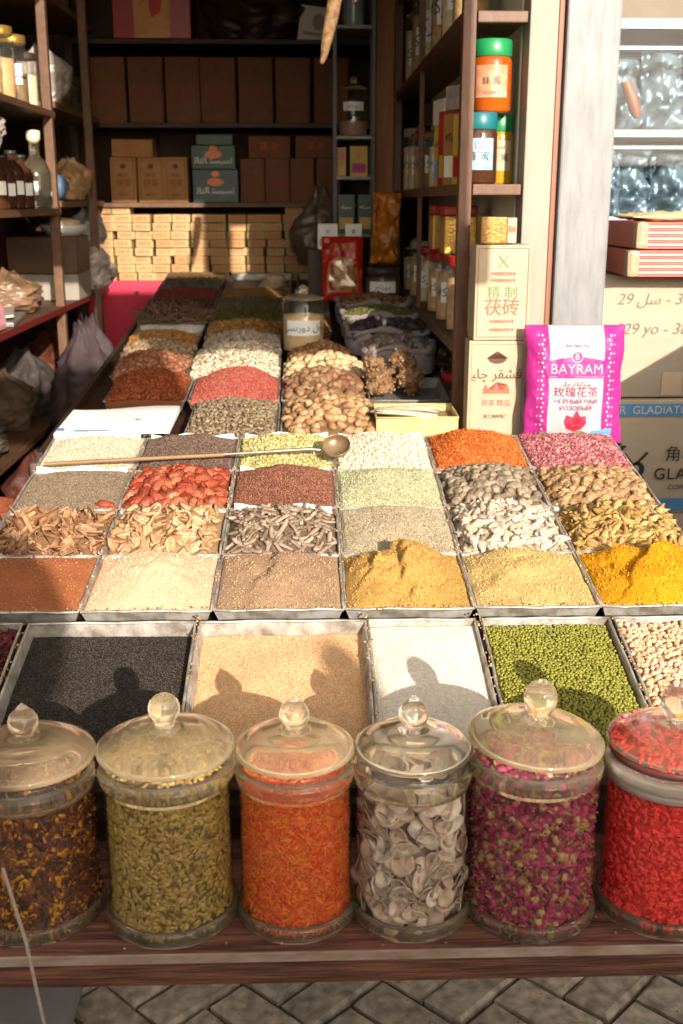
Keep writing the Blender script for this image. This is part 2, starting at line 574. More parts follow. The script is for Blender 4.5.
class Heap:
    """a mound over a w x d footprint: x in -w/2..w/2, y in 0..d, height over the tray's own plane"""
    def __init__(s, w, d, base=.02, H=.03, px=.5, py=.55, pw=.8, lump=.003, lk=30., seed=0, ridge=0., cliff=()):
        s.cliff = cliff
        s.w, s.d, s.base, s.H, s.px, s.py, s.pw, s.lump = w, d, base, H, px, py, pw, lump
        r = np.random.default_rng(seed + 100)
        s.k = np.concatenate([r.normal(0, lk, (7, 2)), r.normal(0, lk * 2.6, (9, 2)), r.normal(0, lk * 7, (12, 2))])
        s.ph = r.uniform(0, 6.28, 28)
        s.am = np.concatenate([np.ones(7), np.full(9, .38), np.full(12, .13)])
        s.ridge = ridge
    def h(s, x, y):
        u = np.clip(x / s.w + .5, 0, 1)
        v = np.clip(y / s.d, 0, 1)
        # peak moved to px, py by bending u and v
        uu = np.where(u < s.px, .5 * u / s.px, .5 + .5 * (u - s.px) / (1 - s.px))
        vv = np.where(v < s.py, .5 * v / s.py, .5 + .5 * (v - s.py) / (1 - s.py))
        dome = (np.sin(np.pi * uu) ** s.pw) * (np.sin(np.pi * vv) ** s.pw)
        n = sum(a * np.sin(k[0] * x + k[1] * y + p) for k, p, a in zip(s.k, s.ph, s.am)) / 3.
        out = s.base + s.H * dome + s.lump * n * (.35 + .65 * dome)
        if s.ridge:
            m = sum(a * np.sin(k[1] * x * .8 - k[0] * y * .5 + p * 2) for k, p, a in zip(s.k, s.ph, s.am)) / 3.
            out = out - s.ridge * dome * np.exp(-(m / .09) ** 2) + s.ridge * .8 * dome * np.clip(m * 3, -.5, .5)
        for (ang, off, hh, wd, wob) in s.cliff:
            ca, sa = math.cos(ang), math.sin(ang)
            t = (x * ca + (y - s.d / 2) * sa) - off + wob * np.sin((x * sa - y * ca) * 55 + off * 90) + wob * .4 * np.sin((x * sa - y * ca) * 170)
            out = out - hh * dome * .5 * (1 - np.tanh(t / wd)) * np.clip(1 + t / .085, 0, 1)
        return out
    def nrm(s, x, y):
        e = .004
        gx = (s.h(x + e, y) - s.h(x - e, y)) / (2 * e)
        gy = (s.h(x, y + e) - s.h(x, y - e)) / (2 * e)
        nn = np.stack([-gx, -gy, np.ones_like(gx)], 1)
        return nn / np.linalg.norm(nn, axis=1, keepdims=True)
    def grid(s, nx=48, ny=48):
        xs = np.linspace(-s.w / 2, s.w / 2, nx)
        ys = np.linspace(0, s.d, ny)
        X, Y = np.meshgrid(xs, ys)
        Z = s.h(X.ravel(), Y.ravel())
        V = np.stack([X.ravel(), Y.ravel(), Z], 1)
        i = np.arange(nx * ny).reshape(ny, nx)
        F = np.stack([i[:-1, :-1], i[:-1, 1:], i[1:, 1:], i[1:, :-1]], -1).reshape(-1, 4)
        # skirt to just above the pan
        ring = np.concatenate([i[0, :], i[1:, -1], i[-1, -2::-1], i[-2:0:-1, 0]])
        low = V[ring].copy()
        low[:, 0] *= .88
        low[:, 1] = s.d / 2 + (low[:, 1] - s.d / 2) * .86
        low[:, 2] = .003
        o = len(V)
        V = np.concatenate([V, low])
        n = len(ring)
        k = np.arange(n)
        S = np.stack([ring, o + k, o + (k + 1) % n, ring[(k + 1) % n]], 1)
        V3 = np.concatenate([F, S])
        T = np.concatenate([V3[:, [0, 1, 2]], V3[:, [0, 2, 3]]])
        return V, T
    def sample(s, n, margin=.006):
        """jittered grid of about n points"""
        a = s.w - 2 * margin
        b = s.d - 2 * margin
        q = math.sqrt(a * b / n)
        nx, ny = max(1, round(a / q)), max(1, round(b / q))
        gx, gy = np.meshgrid((np.arange(nx) + .5) / nx, (np.arange(ny) + .5) / ny)
        x = (gx.ravel() + rng.uniform(-.55, .55, nx * ny) / nx)
        y = (gy.ravel() + rng.uniform(-.55, .55, nx * ny) / ny)
        x = np.clip(x, 0, 1) * a - a / 2
        y = np.clip(y, 0, 1) * b + margin
        return x, y

def frame(cx, y, z, tilt):
    return Matrix.Translation((cx, y, z)) @ Matrix.Rotation(math.atan(tilt), 4, 'X')

def lay(o, F):
    o.matrix_world = F
    return o

def heap_object(name, label, cat, F, hp, mat, grains=None, gmat=None, group=None, kind=None, nx=48, ny=48):
    """grains: (templates, n, lift, tilt, scale spread, layers)"""
    V, T = hp.grid(nx, ny)
    mi = np.zeros(len(T), int)
    mats = [mat]
    if grains:
        tm, n, lift, tilt, spread = grains
        x, y = hp.sample(n)
        z = hp.h(x, y) + lift + rng.uniform(-abs(lift), abs(lift), len(x)) * .6
        P = np.stack([x, y, z], 1)
        RM = rot_from(hp.nrm(x, y), rng.uniform(0, 6.28, len(x)), tilt)
        S = rng.uniform(1 - spread, 1 + spread, len(x))
        GV, GF = scatter(tm, P, RM, S)
        T = np.concatenate([T, GF + len(V)])
        V = np.concatenate([V, GV])
        mi = np.concatenate([mi, np.ones(len(GF), int)])
        mats.append(gmat)
    me = mesh_np(name, V, T, True, mats, mi)
    o = link(name, me)
    lay(o, F)
    tag(o, label, cat, group or 'heaps of spices and seeds in the trays', kind or ('stuff' if grains else None))
    return o

def tray(label, F, w, d, h=.032, mat=None, group='metal trays on the spice stall', rim=.0028):
    """an open sheet-metal tray: pan and rolled rim"""
    t = thing('metal_tray', label, 'tray', group=group)
    lay(t, F)
    mat = mat or METALTRAY
    th = .0012
    lo = .94
    V = []
    for (k, zz, s_) in ((1, h, 0), (lo, 0, 0), (lo, th, th), (1, h, th)):
        hw = w / 2 * (1 if k == 1 else 1 - .010 / w * 2) - s_
        y0 = (0 if k == 1 else .008) + s_
        y1 = d - y0
        V += [(-hw, y0, zz), (hw, y0, zz), (hw, y1, zz), (-hw, y1, zz)]
    Fc = []
    for a, b in ((0, 4), (8, 12), (12, 0)):
        for i in range(4):
            k = (i + 1) % 4
            Fc.append((a + i, a + k, b + k, b + i))
    Fc += [(4, 5, 6, 7), (8, 9, 10, 11)]
    mb = MB().add(V, Fc)
    part('pan', mb, mat, t)
    hw = w / 2
    pts = []
    for (x0, y0), (x1, y1) in (((-hw, 0), (hw, 0)), ((hw, 0), (hw, d)), ((hw, d), (-hw, d)), ((-hw, d), (-hw, 0))):
        for k in range(6):
            q = k / 6
            pts.append((x0 + (x1 - x0) * q + rnd.uniform(-.0012, .0012), y0 + (y1 - y0) * q + rnd.uniform(-.0012, .0012), h + rnd.uniform(-.0016, .001)))
    part('rim', MB().tube(pts, rim, 6, closed=True), mat, t)
    return t

def pieces(protos, label, cat, group, F, hp, n, lift, tilt=.35, spread=.15, spin=None, layers=1, margin=.012):
    """countable pieces on a heap: every piece an object of its own"""
    out = []
    for L in range(layers):
        x, y = hp.sample(n, margin)
        z = hp.h(x, y) + lift * (.6 + L * 1.1)
        nr = hp.nrm(x, y)
        sp = rng.uniform(0, 6.28, len(x)) if spin is None else rng.normal(spin[0], spin[1], len(x))
        RM = rot_from(nr, sp, tilt)
        for i in range(len(x)):
            p = protos[int(rng.integers(0, len(protos)))]
            o = p.copy()
            COL.objects.link(o)
            s = float(rng.uniform(1 - spread, 1 + spread))
            Mx = Matrix([list(RM[i][r]) + [0] for r in range(3)] + [[0, 0, 0, 1]])
            o.matrix_world = F @ Matrix.Translation((float(x[i]), float(y[i]), float(z[i]))) @ Mx @ Matrix.Scale(s, 4)
            tag(o, label, cat, group)
            out.append(o)
    return out

def proto(name, V, F, mat, smooth=True):
    me = mesh_np(name, V, F, smooth, [mat])
    return bpy.data.objects.new(name, me)     # a pattern: only its copies are linked

def lumpy(t, sx, sy, sz, amp, freq, seed, taper=0., bend=0.):
    V, F = ell(t, 1, 1, 1, taper)
    out = []
    for v in V:
        p = Vector(v) * freq + Vector((seed * 7.1, seed * 3.3, 0))
        k = 1 + amp * mnoise.noise(p)
        out.append((v[0] * k * sx, v[1] * k * sy, v[2] * k * sz + bend * v[0] ** 2))
    return np.array(out), F

def chip(seed, l, w, t, rough=.25, curl=.3, n=9):
    """an irregular flat chip with a thick edge, slightly cupped"""
    r = random.Random(seed)
    a = [2 * math.pi * i / n for i in range(n)]
    rad = [1 + r.uniform(-rough, rough) for _ in a]
    V = [(0, 0, t * .5), (0, 0, -t * .5)]
    rings = [(.55, .5), (1., .35), (1., -.35), (.55, -.5)]
    for k, zz in rings:
        for i in range(n):
            x, y = math.cos(a[i]) * rad[i] * k, math.sin(a[i]) * rad[i] * k
            V.append((x * l, y * w, zz * t + curl * l * (x * x * .6 + y * y * .25) + r.uniform(-.1, .1) * t))
    F = []
    for i in range(n):
        k = (i + 1) % n
        F.append((0, 2 + i, 2 + k))
        for q in range(3):
            A, B = 2 + q * n, 2 + (q + 1) * n
            F.append((A + i, B + i, B + k))
            F.append((A + i, B + k, A + k))
        F.append((1, 2 + 3 * n + k, 2 + 3 * n + i))
    return np.array(V), np.array(F)

def rod(seed, l, r0, bend=.15, seg=7, rings=7, knob=.12, flat=1.):
    r = random.Random(seed)
    V, F = [], []
    bx, by = r.uniform(-bend, bend) * l, r.uniform(-bend, bend) * l
    for i in range(rings):
        q = i / (rings - 1) * 2 - 1
        rr = r0 * (1 + r.uniform(-knob, knob)) * (.8 if i in (0, rings - 1) else 1)
        for j in range(seg):
            t = 2 * math.pi * j / seg
            V.append((q * l, bx * q * q + rr * math.cos(t), by * q * q + rr * math.sin(t) * flat))
    for i in range(rings - 1):
        for j in range(seg):
            k = (j + 1) % seg
            a, b, c, d = i * seg + j, i * seg + k, (i + 1) * seg + k, (i + 1) * seg + j
            F += [(a, b, c), (a, c, d)]
    o = len(V)
    V += [(-l, bx, by), (l, bx, by)]
    for j in range(seg):
        k = (j + 1) % seg
        F.append((o, k, j))
        F.append((o + 1, (rings - 1) * seg + j, (rings - 1) * seg + k))
    return np.array(V), np.array(F)

def curl_strip(seed, l, w, t, curl=1.2):
    """a strip of bark rolled along its length"""
    r = random.Random(seed)
    V, F = [], []
    nx, ny = 5, 5
    for sgn in (0, 1):
        for i in range(nx):
            q = i / (nx - 1) * 2 - 1
            ww = w * (1 + r.uniform(-.25, .25))
            for j in range(ny):
                p = j / (ny - 1) * 2 - 1
                a = p * curl
                rad = ww / max(curl, .2) - sgn * t
                V.append((q * l + r.uniform(-.06, .06) * l, rad * math.sin(a), ww / max(curl, .2) * 0 + rad * (1 - math.cos(a)) + sgn * t + r.uniform(-.1, .1) * t))
    n = nx * ny
    for i in range(nx - 1):
        for j in range(ny - 1):
            a, b, c, d = i * ny + j, i * ny + j + 1, (i + 1) * ny + j + 1, (i + 1) * ny + j
            F += [(a, d, c), (a, c, b), (n + a, n + b, n + c), (n + a, n + c, n + d)]
    def side(a, b):
        F.append((a, b, n + b)); F.append((a, n + b, n + a))
    for i in range(nx - 1):
        side(i * ny, (i + 1) * ny); side((i + 1) * ny + ny - 1, i * ny + ny - 1)
    for j in range(ny - 1):
        side(j + 1, j); side((nx - 1) * ny + j, (nx - 1) * ny + j + 1)
    return np.array(V), np.array(F)

exec_parts = []
# ================================================================== SETTING
# ground, paving, slab
structure('ground', MB().add([(-60, -60, -.02), (60, -60, -.02), (60, 60, -.02), (-60, 60, -.02)], [(0, 1, 2, 3)]), DUST)
pv = MB()
c45 = math.cos(R(45))
bw = .105
for k in range(-60, 61):
    for m_ in range(-20, 21):
        for (ox, oy, L, W) in ((0, 0, 2, 1), (2, -1, 1, 2)):
            x0, y0 = ox + k + 4 * m_, oy + k
            cxl, cyl = (x0 + L / 2) * bw, (y0 + W / 2) * bw
            wx = (cxl - cyl) * c45
            wy = (cxl + cyl) * c45 + 1.7
            if abs(wx) > 1.9 or wy < -1.3 or wy > 3.1:
                continue
            hx, hy = L * bw / 2 - .005, W * bw / 2 - .005
            z = rnd.uniform(-.004, .004)
            tx, ty = rnd.uniform(-.03, .03), rnd.uniform(-.03, .03)
            V = []
            for (e, zz) in ((0, -.03), (0, z - .008), (.008, z)):
                for sx, sy in ((-1, -1), (1, -1), (1, 1), (-1, 1)):
                    lx, ly = sx * (hx - e) + rnd.uniform(-.003, .003), sy * (hy - e) + rnd.uniform(-.003, .003)
                    px, py = cxl + lx, cyl + ly
                    V.append(((px - py) * c45, (px + py) * c45 + 1.7, zz + (tx * lx + ty * ly if zz > -.02 else 0)))
            Fb = [(8, 9, 10, 11)]
            for a in (0, 4):
                for i in range(4):
                    j = (i + 1) % 4
                    Fb.append((a + i, a + j, a + 4 + j, a + 4 + i))
            pv.add(V, Fb)
structure('pavement', pv, BRICKM)
tag(part('kerb_slab', MB().box((-1.6, 1.2, 0), (-.485, 2.4, .05), bev=.008), CONCRETE, None), 'flat grey concrete slab on the paving at the bottom left', 'slab')

# shop shell
structure('shop_floor', MB().add([(-1.5, 3.1, .004), (.9, 3.1, .004), (.9, 6.2, .004), (-1.5, 6.2, .004)], [(0, 1, 2, 3)]), FLOOR)
wl = MB().box((-1.60, 2.75, 0), (-1.45, 6.25, 3.15))
tag(part('side_wall', wl, BROWNWALL, None), 'dim brown wall behind the left shelves of the shop', 'wall')
wb = MB().box((-1.45, 6.1, 0), (.95, 6.25, 3.15))
for i in range(14):
    wb.box((-1.45 + i * .17, 6.085, .0), (-1.45 + i * .17 + .16, 6.0975, 3.14), bev=.003)
tag(part('back_wall', wb, BROWNWALL, None), 'dark brown panelled wall at the back of the shop', 'wall')
wr = MB().box((.83, 3.75, 0), (.95, 6.1, 3.15))
tag(part('side_wall', wr, BROWNWALL, None), 'dark side wall behind the glazed cabinet', 'wall')
tag(part('shop_ceiling', MB().box((-1.6, 2.75, 3.15), (.95, 6.25, 3.3)), CEIL, None), 'dark ceiling above the shop shelves', 'ceiling', kind='structure')
fac = MB().box((-4, 2.6, 3.12), (4, 2.75, 5.2)).box((-4, 2.6, 0), (-1.6, 2.75, 3.12)).box((.86, 2.6, 2.66), (4, 2.75, 3.12))
tag(part('facade_wall', fac, BEIGEWALL, None), 'plastered facade above and beside the shop opening', 'wall')

# street side: unseen blockers added to shade the jars and parts of the stall
ow = MB().box((-6, -1.62, 0), (6, -1.5, 1.855))
tag(part('shade_block_wall', ow, STONE, None), 'unseen low wall added behind the camera to shade the jars', 'wall')
fn = thing('shade_block_knob', 'unseen added ball shading the left front trays', 'light blocker', (.37, -1.56, 1.855))  # added stand-in for whatever casts the rounded shade on the left trays
part('ball', MB().lathe([(0.0001, .44), (.08, .42), (.17, .36), (.22, .27), (.235, .2), (.2, .1), (.12, .04), (.1, 0)], 24), STONE, fn)
fn = thing('shade_block_knob', 'unseen added knob shading a strip of the front trays', 'light blocker', (1.05, -1.56, 1.855))  # added for the narrow strip of shade on two front trays
part('ball', MB().lathe([(0.0001, .18), (.03, .16), (.04, .1), (.035, .04), (.035, 0)], 16), STONE, fn)
aw = thing('shade_block_cloth', 'unseen added cloth shading the left of the back table', 'awning', (0, -1.56, 0))  # added out of view to shade the left of the back table
part('shade_strip', MB().box((-2.6, -.02, 2.665), (1.10, .02, 2.95)), BURLAP, aw)
for px in (-2.7, 3.65):
    part('post', MB().box((px - .04, -.04, 1.855), (px + .04, .04, 3.6)), DARKWOOD, aw)
bn = thing('sun_mask_cloth', 'unseen added cloths cut to shape the sun inside the shop', 'banner', (0, 2.5, 0))  # added above the view, gaps cut to let chosen sun patches through
for (x0, x1, z0, z1) in ((-3., -.725, 2.08, 3.2), (-.722, -.322, 2.08, 2.30), (-.32, -.075, 2.08, 3.2), (-.072, .46, 2.72, 3.2), (.462, .60, 2.30, 3.2)):
    part('cloth', MB().box((x0, -.01, z0), (x1, .01, z1)), BURLAP, bn)
vl = thing('sun_block_board', 'unseen added board keeping sun off the back table', 'sign', (0, 1.0, 0))  # added above the view to keep sun off the back table
part('board', MB().box((.30, -.015, 2.05), (1.03, .015, 2.80)), DARKWOOD, vl)
part('rope', MB().tube([(.36, 0, 2.80), (.36, .5, 3.3), (.36, 1.6, 4.0)], .006, 6), ROPE, vl)
part('rope', MB().tube([(.97, 0, 2.80), (.97, .5, 3.3), (.97, 1.6, 4.0)], .006, 6), ROPE, vl)
lb = MB().prism([(1.04, .3), (1.9, .3), (1.9, 1.86), (1.55, 1.60), (1.34, 1.47), (1.11, 1.33), (1.04, 1.2)], 2.38, 2.42)  # added out of view, outline cut to cast the slanted carton shade
tag(part('carton_shade_board', lb, SHELFWOOD, None), 'unseen added board casting the slanted shade on the cartons', 'board')

# ================================================================== STALL TABLE
tb = thing('display_table', 'stepped wooden stall table carrying all the trays and jars', 'table')
pk = MB().box((-1.5, 1.196, .632), (1.5, 1.47, .68), bev=.004)
part('front_plank', pk, WOOD, tb)
part('edge_strip', MB().box((-1.5, 1.1925, .668), (1.5, 1.1958, .6815), bev=.001), surf('worn edge', (.42, .33, .27), (.22, .12, .08), rough=.5, scale=14, stretch=(1, 3, 3)), tb)
part('riser_board', MB().box((-1.2, 1.455, .6805), (1.2, 1.475, .775)), DARKWOOD, tb)
def slab(x0, x1, y0, z0, y1, z1, t=.02):
    V = [(x0, y0, z0), (x1, y0, z0), (x1, y1, z1), (x0, y1, z1)]
    V += [(x, y, z - t) for x, y, z in V]
    return MB().add(V, [(0, 1, 2, 3), (7, 6, 5, 4), (0, 4, 5, 1), (1, 5, 6, 2), (2, 6, 7, 3), (3, 7, 4, 0)])
TA, TB, TC = .236, .14, .09
def zA(y): return .793 + TA * (y - 1.42)
def zB(y): return .895 + TB * (y - 1.86)
def zC(y): return 1.0 + TC * (y - 2.8)
part('tray_rest', slab(-.86, .98, 1.44, zA(1.44) - .052, 1.835, zA(1.835) - .052), DARKWOOD, tb)
part('tray_rest', slab(-.68, .80, 1.85, zB(1.85) - .046, 2.76, zB(2.76) - .046), DARKWOOD, tb)
part('tray_rest', slab(-.70, .42, 2.78, zC(2.78) - .05, 5.66, zC(5.66) - .05), DARKWOOD, tb)
for (lx, ly, zt) in ((-.83, 1.5, .74), (.93, 1.5, .74), (-.65, 2.7, .94), (.77, 2.7, .94), (-.66, 5.55, 1.17), (.38, 5.55, 1.17)):
    part('leg', MB().box((lx - .03, ly - .03, 0), (lx + .03, ly + .03, zt), bev=.004), DARKWOOD, tb)
for lx in (-1.1, 1.1):
    part('leg', MB().box((lx - .03, 1.25, 0), (lx + .03, 1.31, .632), bev=.004), DARKWOOD, tb)
part('side_board', slab(-.70, -.685, 2.78, zC(2.78) - .02, 5.66, zC(5.66) - .02, t=.5), DARKWOOD, tb)

# ================================================================== ROW A (front trays)
def A_frame(cx, h=.045):
    a = math.atan(TA)
    y0 = 1.45
    return frame(cx, y0, zA(y0) - h, TA)
dA = .385
ROSEMIX = pieces_mat('dark rose petals', [(.03, .008, .01), (.07, .012, .015), (.22, .02, .04), (.05, .02, .012), (.38, .05, .06)])
G_BLACK = granular('black seeds', [(.022, .017, .015), (.042, .033, .028), (.06, .048, .04), (.11, .09, .075)], 430, rough=.9, bump=.9)
G_SESAME = granular('tan sesame', [(.66, .38, .18), (.78, .50, .27), (.84, .58, .34), (.60, .32, .14)], 400, bump=.8)
G_WHITE = granular('white seeds', [(.80, .70, .57), (.88, .79, .67), (.74, .63, .50), (.90, .82, .71)], 420, bump=.7)
MUNG = pieces_mat('mung beans', [(.20, .20, .025), (.30, .29, .04), (.38, .36, .06), (.26, .22, .05)], rough=.4)
CHICK = pieces_mat('pale chickpeas', [(.72, .42, .25), (.80, .52, .34), (.84, .60, .42), (.70, .38, .21)], rough=.55)
rowA = [
    (-.655, .30, 'dark red dried petals', ROSEMIX, 'petal'),
    (-.348, .292, 'fine black seeds', G_BLACK, None),
    (-.050, .292, 'tan sesame seeds', G_SESAME, None),
    (.196, .19, 'off-white fine seeds', G_WHITE, None),
    (.415, .228, 'green mung beans', MUNG, 'mung'),
    (.68, .285, 'pale round chickpeas', CHICK, 'chick'),
]
for i, (cx, w, what, m_, g) in enumerate(rowA):
    F = A_frame(cx)
    tray('wide front metal tray holding the ' + what, F, w, dA, .045)
    base = .019 if i in (1, 2) else (.034 if i == 3 else .032)
    hp = Heap(w - .006, dA - .006, base=base, H=(.014, .022, .016, .016, .014, .014)[i], lump=.0028, lk=16, seed=i, pw=.7)
    FF = F @ Matrix.Translation((0, .003, 0))
    lab = 'bed of ' + what + ' filling its wide front tray'
    if g is None:
        tm = [ell(OCT, .0017, .0011, .0009)]
        heap_object('seed_heap', lab, 'seeds', FF, hp, m_, (tm, 16000, .0004, .5, .3), {G_BLACK: pieces_mat('black seed', [(.03, .023, .02), (.06, .046, .038), (.15, .12, .10), (.028, .022, .019)], rough=.8, spec=.12), G_SESAME: pieces_mat('sesame seed', [(.68, .38, .17), (.80, .52, .29), (.88, .64, .41), (.70, .42, .21)]), G_WHITE: pieces_mat('white seed', [(.84, .73, .60), (.92, .84, .73), (.95, .88, .79)])}[m_], nx=60, ny=60)
    elif g == 'petal':
        tm = [flake_t(.008, .004, .0004, .4), flake_t(.011, .003, .0004, .2)]
        heap_object('petal_heap', lab, 'petals', FF, hp, surf('petal bed', (.05, .012, .012), rough=.8), (tm, 2600, .003, .7, .3), m_)
    elif g == 'mung':
        tm = [ell(ICO1, .0036, .0029, .0028), ell(ICO1, .0032, .0029, .0027)]
        heap_object('bean_heap', lab, 'beans', FF, hp, surf('mung bed', (.10, .09, .02), rough=.8), (tm, 3600, .0016, .6, .12), m_)
    else:
        tm = [ell(ICO2, .0052, .005, .0048), ell(ICO2, .0057, .0052, .005)]
        heap_object('chickpea_heap', lab, 'chickpeas', FF, hp, surf('chickpea bed', (.40, .24, .14), rough=.8), (tm, 1500, .003, .6, .12), m_)
# ================================================================== ROW B (four rows of six trays)
colB = [(-.531, .232), (-.295, .232), (-.058, .232), (.178, .232), (.411, .226), (.649, .242)]
dB = .224
def B_frame(c, r):
    y0 = 1.856 + r * .2255
    return frame(colB[c][0], y0, zB(y0) - .030, TB)

def powder(name, c):
    d = tuple(x * .82 for x in c)
    l = tuple(min(.9, x * 1.08) for x in c)
    return granular(name, [d, c, l, c], 700, rough=.9, bump=.35, dist=.0012)

def seedmat(name, cols, **k):
    return pieces_mat(name, cols, **k)

G = 'heaps of spices and seeds in the trays'
# fine or powdery contents: what, name, cat, bed material, grains
def big(t, *a):
    return t
fine = {
    (0, 0): ('red-brown ground spice', 'powder_heap', 'powder', powder('red-brown powder', (.36, .135, .055)), None, None, dict(H=.026, py=.6, lump=.004)),
    (1, 0): ('pinkish beige powder', 'powder_heap', 'powder', powder('pinkish powder', (.72, .45, .30)), None, None, dict(H=.040, py=.66, px=.52, lump=.004, ridge=.002)),
    (2, 0): ('grey-brown powder with a scooped dent', 'powder_heap', 'powder', powder('grey-brown powder', (.38, .25, .155)), None, None, dict(H=.034, py=.7, lump=.003, lk=30, ridge=.002, cliff=((-.35, -.025, .016, .007, .008),))),
    (3, 0): ('steep mustard yellow powder', 'powder_heap', 'powder', powder('mustard powder', (.47, .285, .085)), None, None, dict(H=.072, py=.66, px=.42, lump=.005, lk=34, pw=1.0, ridge=.006, cliff=((.15, -.006, .030, .0035, .007), (-.5, -.055, .022, .003, .005)))),
    (4, 0): ('pale ochre powder', 'powder_heap', 'powder', powder('ochre powder', (.56, .40, .17)), None, None, dict(H=.034, py=.75, lump=.003, ridge=.001, cliff=((.5, -.07, .014, .003, .004),))),
    (5, 0): ('bright yellow turmeric powder', 'powder_heap', 'powder', powder('turmeric powder', (.62, .30, .006)), None, None, dict(H=.058, py=.6, px=.55, lump=.005, lk=34, ridge=.005, cliff=((-.6, -.02, .022, .0035, .006), (.5, -.06, .018, .003, .005)))),
    (3, 1): ('greyish beige cumin seeds', 'seed_heap', 'seeds', surf('cumin bed', (.42, .34, .22), rough=.9), ([ell(OCT, .0034, .0009, .0009)], 9000), seedmat('beige cumin', [(.48, .39, .25), (.60, .50, .34), (.66, .57, .41), (.42, .33, .20)]), dict(H=.032, py=.6)),
    (0, 2): ('grey-brown caraway seeds', 'seed_heap', 'seeds', surf('caraway bed', (.20, .14, .09), rough=.9), ([ell(OCT, .0030, .0010, .0010)], 8000), seedmat('caraway', [(.22, .155, .10), (.34, .25, .17), (.44, .34, .24), (.17, .11, .07)]), dict(H=.028)),
    (2, 2): ('russet brown peppery seeds', 'seed_heap', 'seeds', surf('russet bed', (.16, .06, .04), rough=.9), ([ell(ICO1, .0026, .0022, .0022)], 4200), seedmat('russet seed', [(.16, .06, .035), (.28, .11, .065), (.38, .17, .10), (.12, .045, .03)]), dict(H=.042)),
    (3, 2): ('pale green fennel seeds', 'seed_heap', 'seeds', surf('fennel bed', (.44, .42, .25), rough=.9), ([ell(OCT, .0042, .0013, .0013)], 6500), seedmat('fennel', [(.48, .47, .27), (.60, .58, .36), (.68, .65, .44), (.42, .39, .21)]), dict(H=.030)),
    (0, 3): ('pale oat-coloured seeds', 'seed_heap', 'seeds', surf('oat bed', (.50, .41, .29), rough=.9), ([ell(OCT, .0036, .0018, .0014)], 5500), seedmat('oat seed', [(.58, .47, .32), (.72, .62, .46), (.80, .72, .57), (.46, .35, .22)]), dict(H=.032)),
    (1, 3): ('dark brown small seeds', 'seed_heap', 'seeds', surf('dark seed bed', (.10, .06, .045), rough=.9), ([ell(ICO1, .0021, .0018, .0018)], 4500), seedmat('dark seed', [(.10, .06, .045), (.19, .12, .09), (.28, .19, .14)]), dict(H=.038)),
    (2, 3): ('green cardamom pods', 'pod_heap', 'pods', surf('cardamom bed', (.30, .26, .09), rough=.9), ([ell(ICO1, .0078, .0033, .003, .5), ell(ICO1, .0068, .0035, .0032, .5)], 900), seedmat('cardamom', [(.42, .38, .13), (.58, .53, .23), (.66, .60, .32), (.48, .36, .13)]), dict(H=.036)),
    (3, 3): ('pale pinkish chickpeas', 'chickpea_heap', 'chickpeas', surf('pea bed', (.50, .38, .27), rough=.9), ([ell(ICO2, .0062, .0058, .0055), ell(ICO2, .0056, .005, .005)], 650), seedmat('pink chickpea', [(.74, .58, .43), (.80, .66, .52), (.70, .52, .36)]), dict(H=.036)),
    (4, 3): ('orange-red safflower petals', 'petal_heap', 'petals', surf('safflower bed', (.50, .10, .02), rough=.9), ([flake_t(.0055, .0011, .0003, .4), flake_t(.004, .0013, .0003, .2)], 5200), seedmat('safflower', [(.62, .10, .02), (.76, .20, .03), (.78, .34, .07), (.50, .05, .02)]), dict(H=.045)),
    (5, 3): ('pink dried rose petals', 'petal_heap', 'petals', surf('rose bed', (.42, .09, .13), rough=.9), ([flake_t(.0055, .0038, .0003, .5), flake_t(.0035, .003, .0003, .3)], 3600), seedmat('rose petal', [(.50, .06, .12), (.66, .20, .26), (.76, .48, .44), (.38, .03, .08), (.62, .36, .26)]), dict(H=.018)),
}
coarse = {}
for (c, r), (what, nm, cat, bed, gr, gm, kw) in fine.items():
    F = B_frame(c, r)
    w = colB[c][1]
    tray('small metal tray under the ' + what, F, w, dB, .030)
    kw.setdefault('lump', .0035)
    over = .010 if r else 0.
    hp = Heap(w - .006, dB - .002 + over, base=.029 if r else .027, seed=c * 10 + r, **kw)
    F = F @ Matrix.Translation((0, .001 - over, 0))
    grains = None
    if gr is None:
        gr = ([ell(OCT, .0012, .0009, .0007), ell(OCT, .0008, .0007, .0006)] * 12 + [ell(ICO1, .0026, .0022, .0018)], 8000)
        e_ = [e.color[:3] for e in [nd for nd in bed.node_tree.nodes if nd.type == 'VALTORGB'][0].color_ramp.elements]
        gm = pieces_mat(bed.name + ' grain', [e_[0], e_[1], tuple(min(.85, x * 1.15) for x in e_[2])], gain=1.05, pw=1.)
    if gr:
        grains = (gr[0], gr[1], .0012, .55, .2)
    heap_object(nm, 'heap of ' + what + ' in a small metal tray', cat, F, hp, bed, grains, gm, nx=80, ny=80)

# countable contents
DATE = pieces_mat('red date', [(.34, .055, .026), (.44, .10, .05), (.54, .20, .10), (.26, .035, .018)], rough=.45, source='object', mottle=.3, mscale=70)
GINGER = pieces_mat('ginger slice', [(.50, .29, .15), (.60, .38, .21), (.66, .46, .28), (.44, .24, .11)], source='object', mscale=90, mottle=.3)
BARK = pieces_mat('bark strip', [(.36, .18, .085), (.46, .26, .14), (.54, .33, .19), (.28, .13, .06)], source='object', mscale=60, mottle=.35)
STICKM = pieces_mat('grey-brown stick', [(.30, .215, .15), (.42, .31, .23), (.50, .38, .28), (.25, .17, .115)], source='object', mscale=90, mottle=.35)
GREYNUT = pieces_mat('grey nut', [(.22, .165, .11), (.32, .25, .175), (.40, .315, .22), (.27, .195, .125)], source='object', mscale=80, mottle=.3)
WROOT = pieces_mat('white root', [(.58, .45, .33), (.66, .54, .42), (.70, .60, .48)], source='object', mscale=90, mottle=.15)
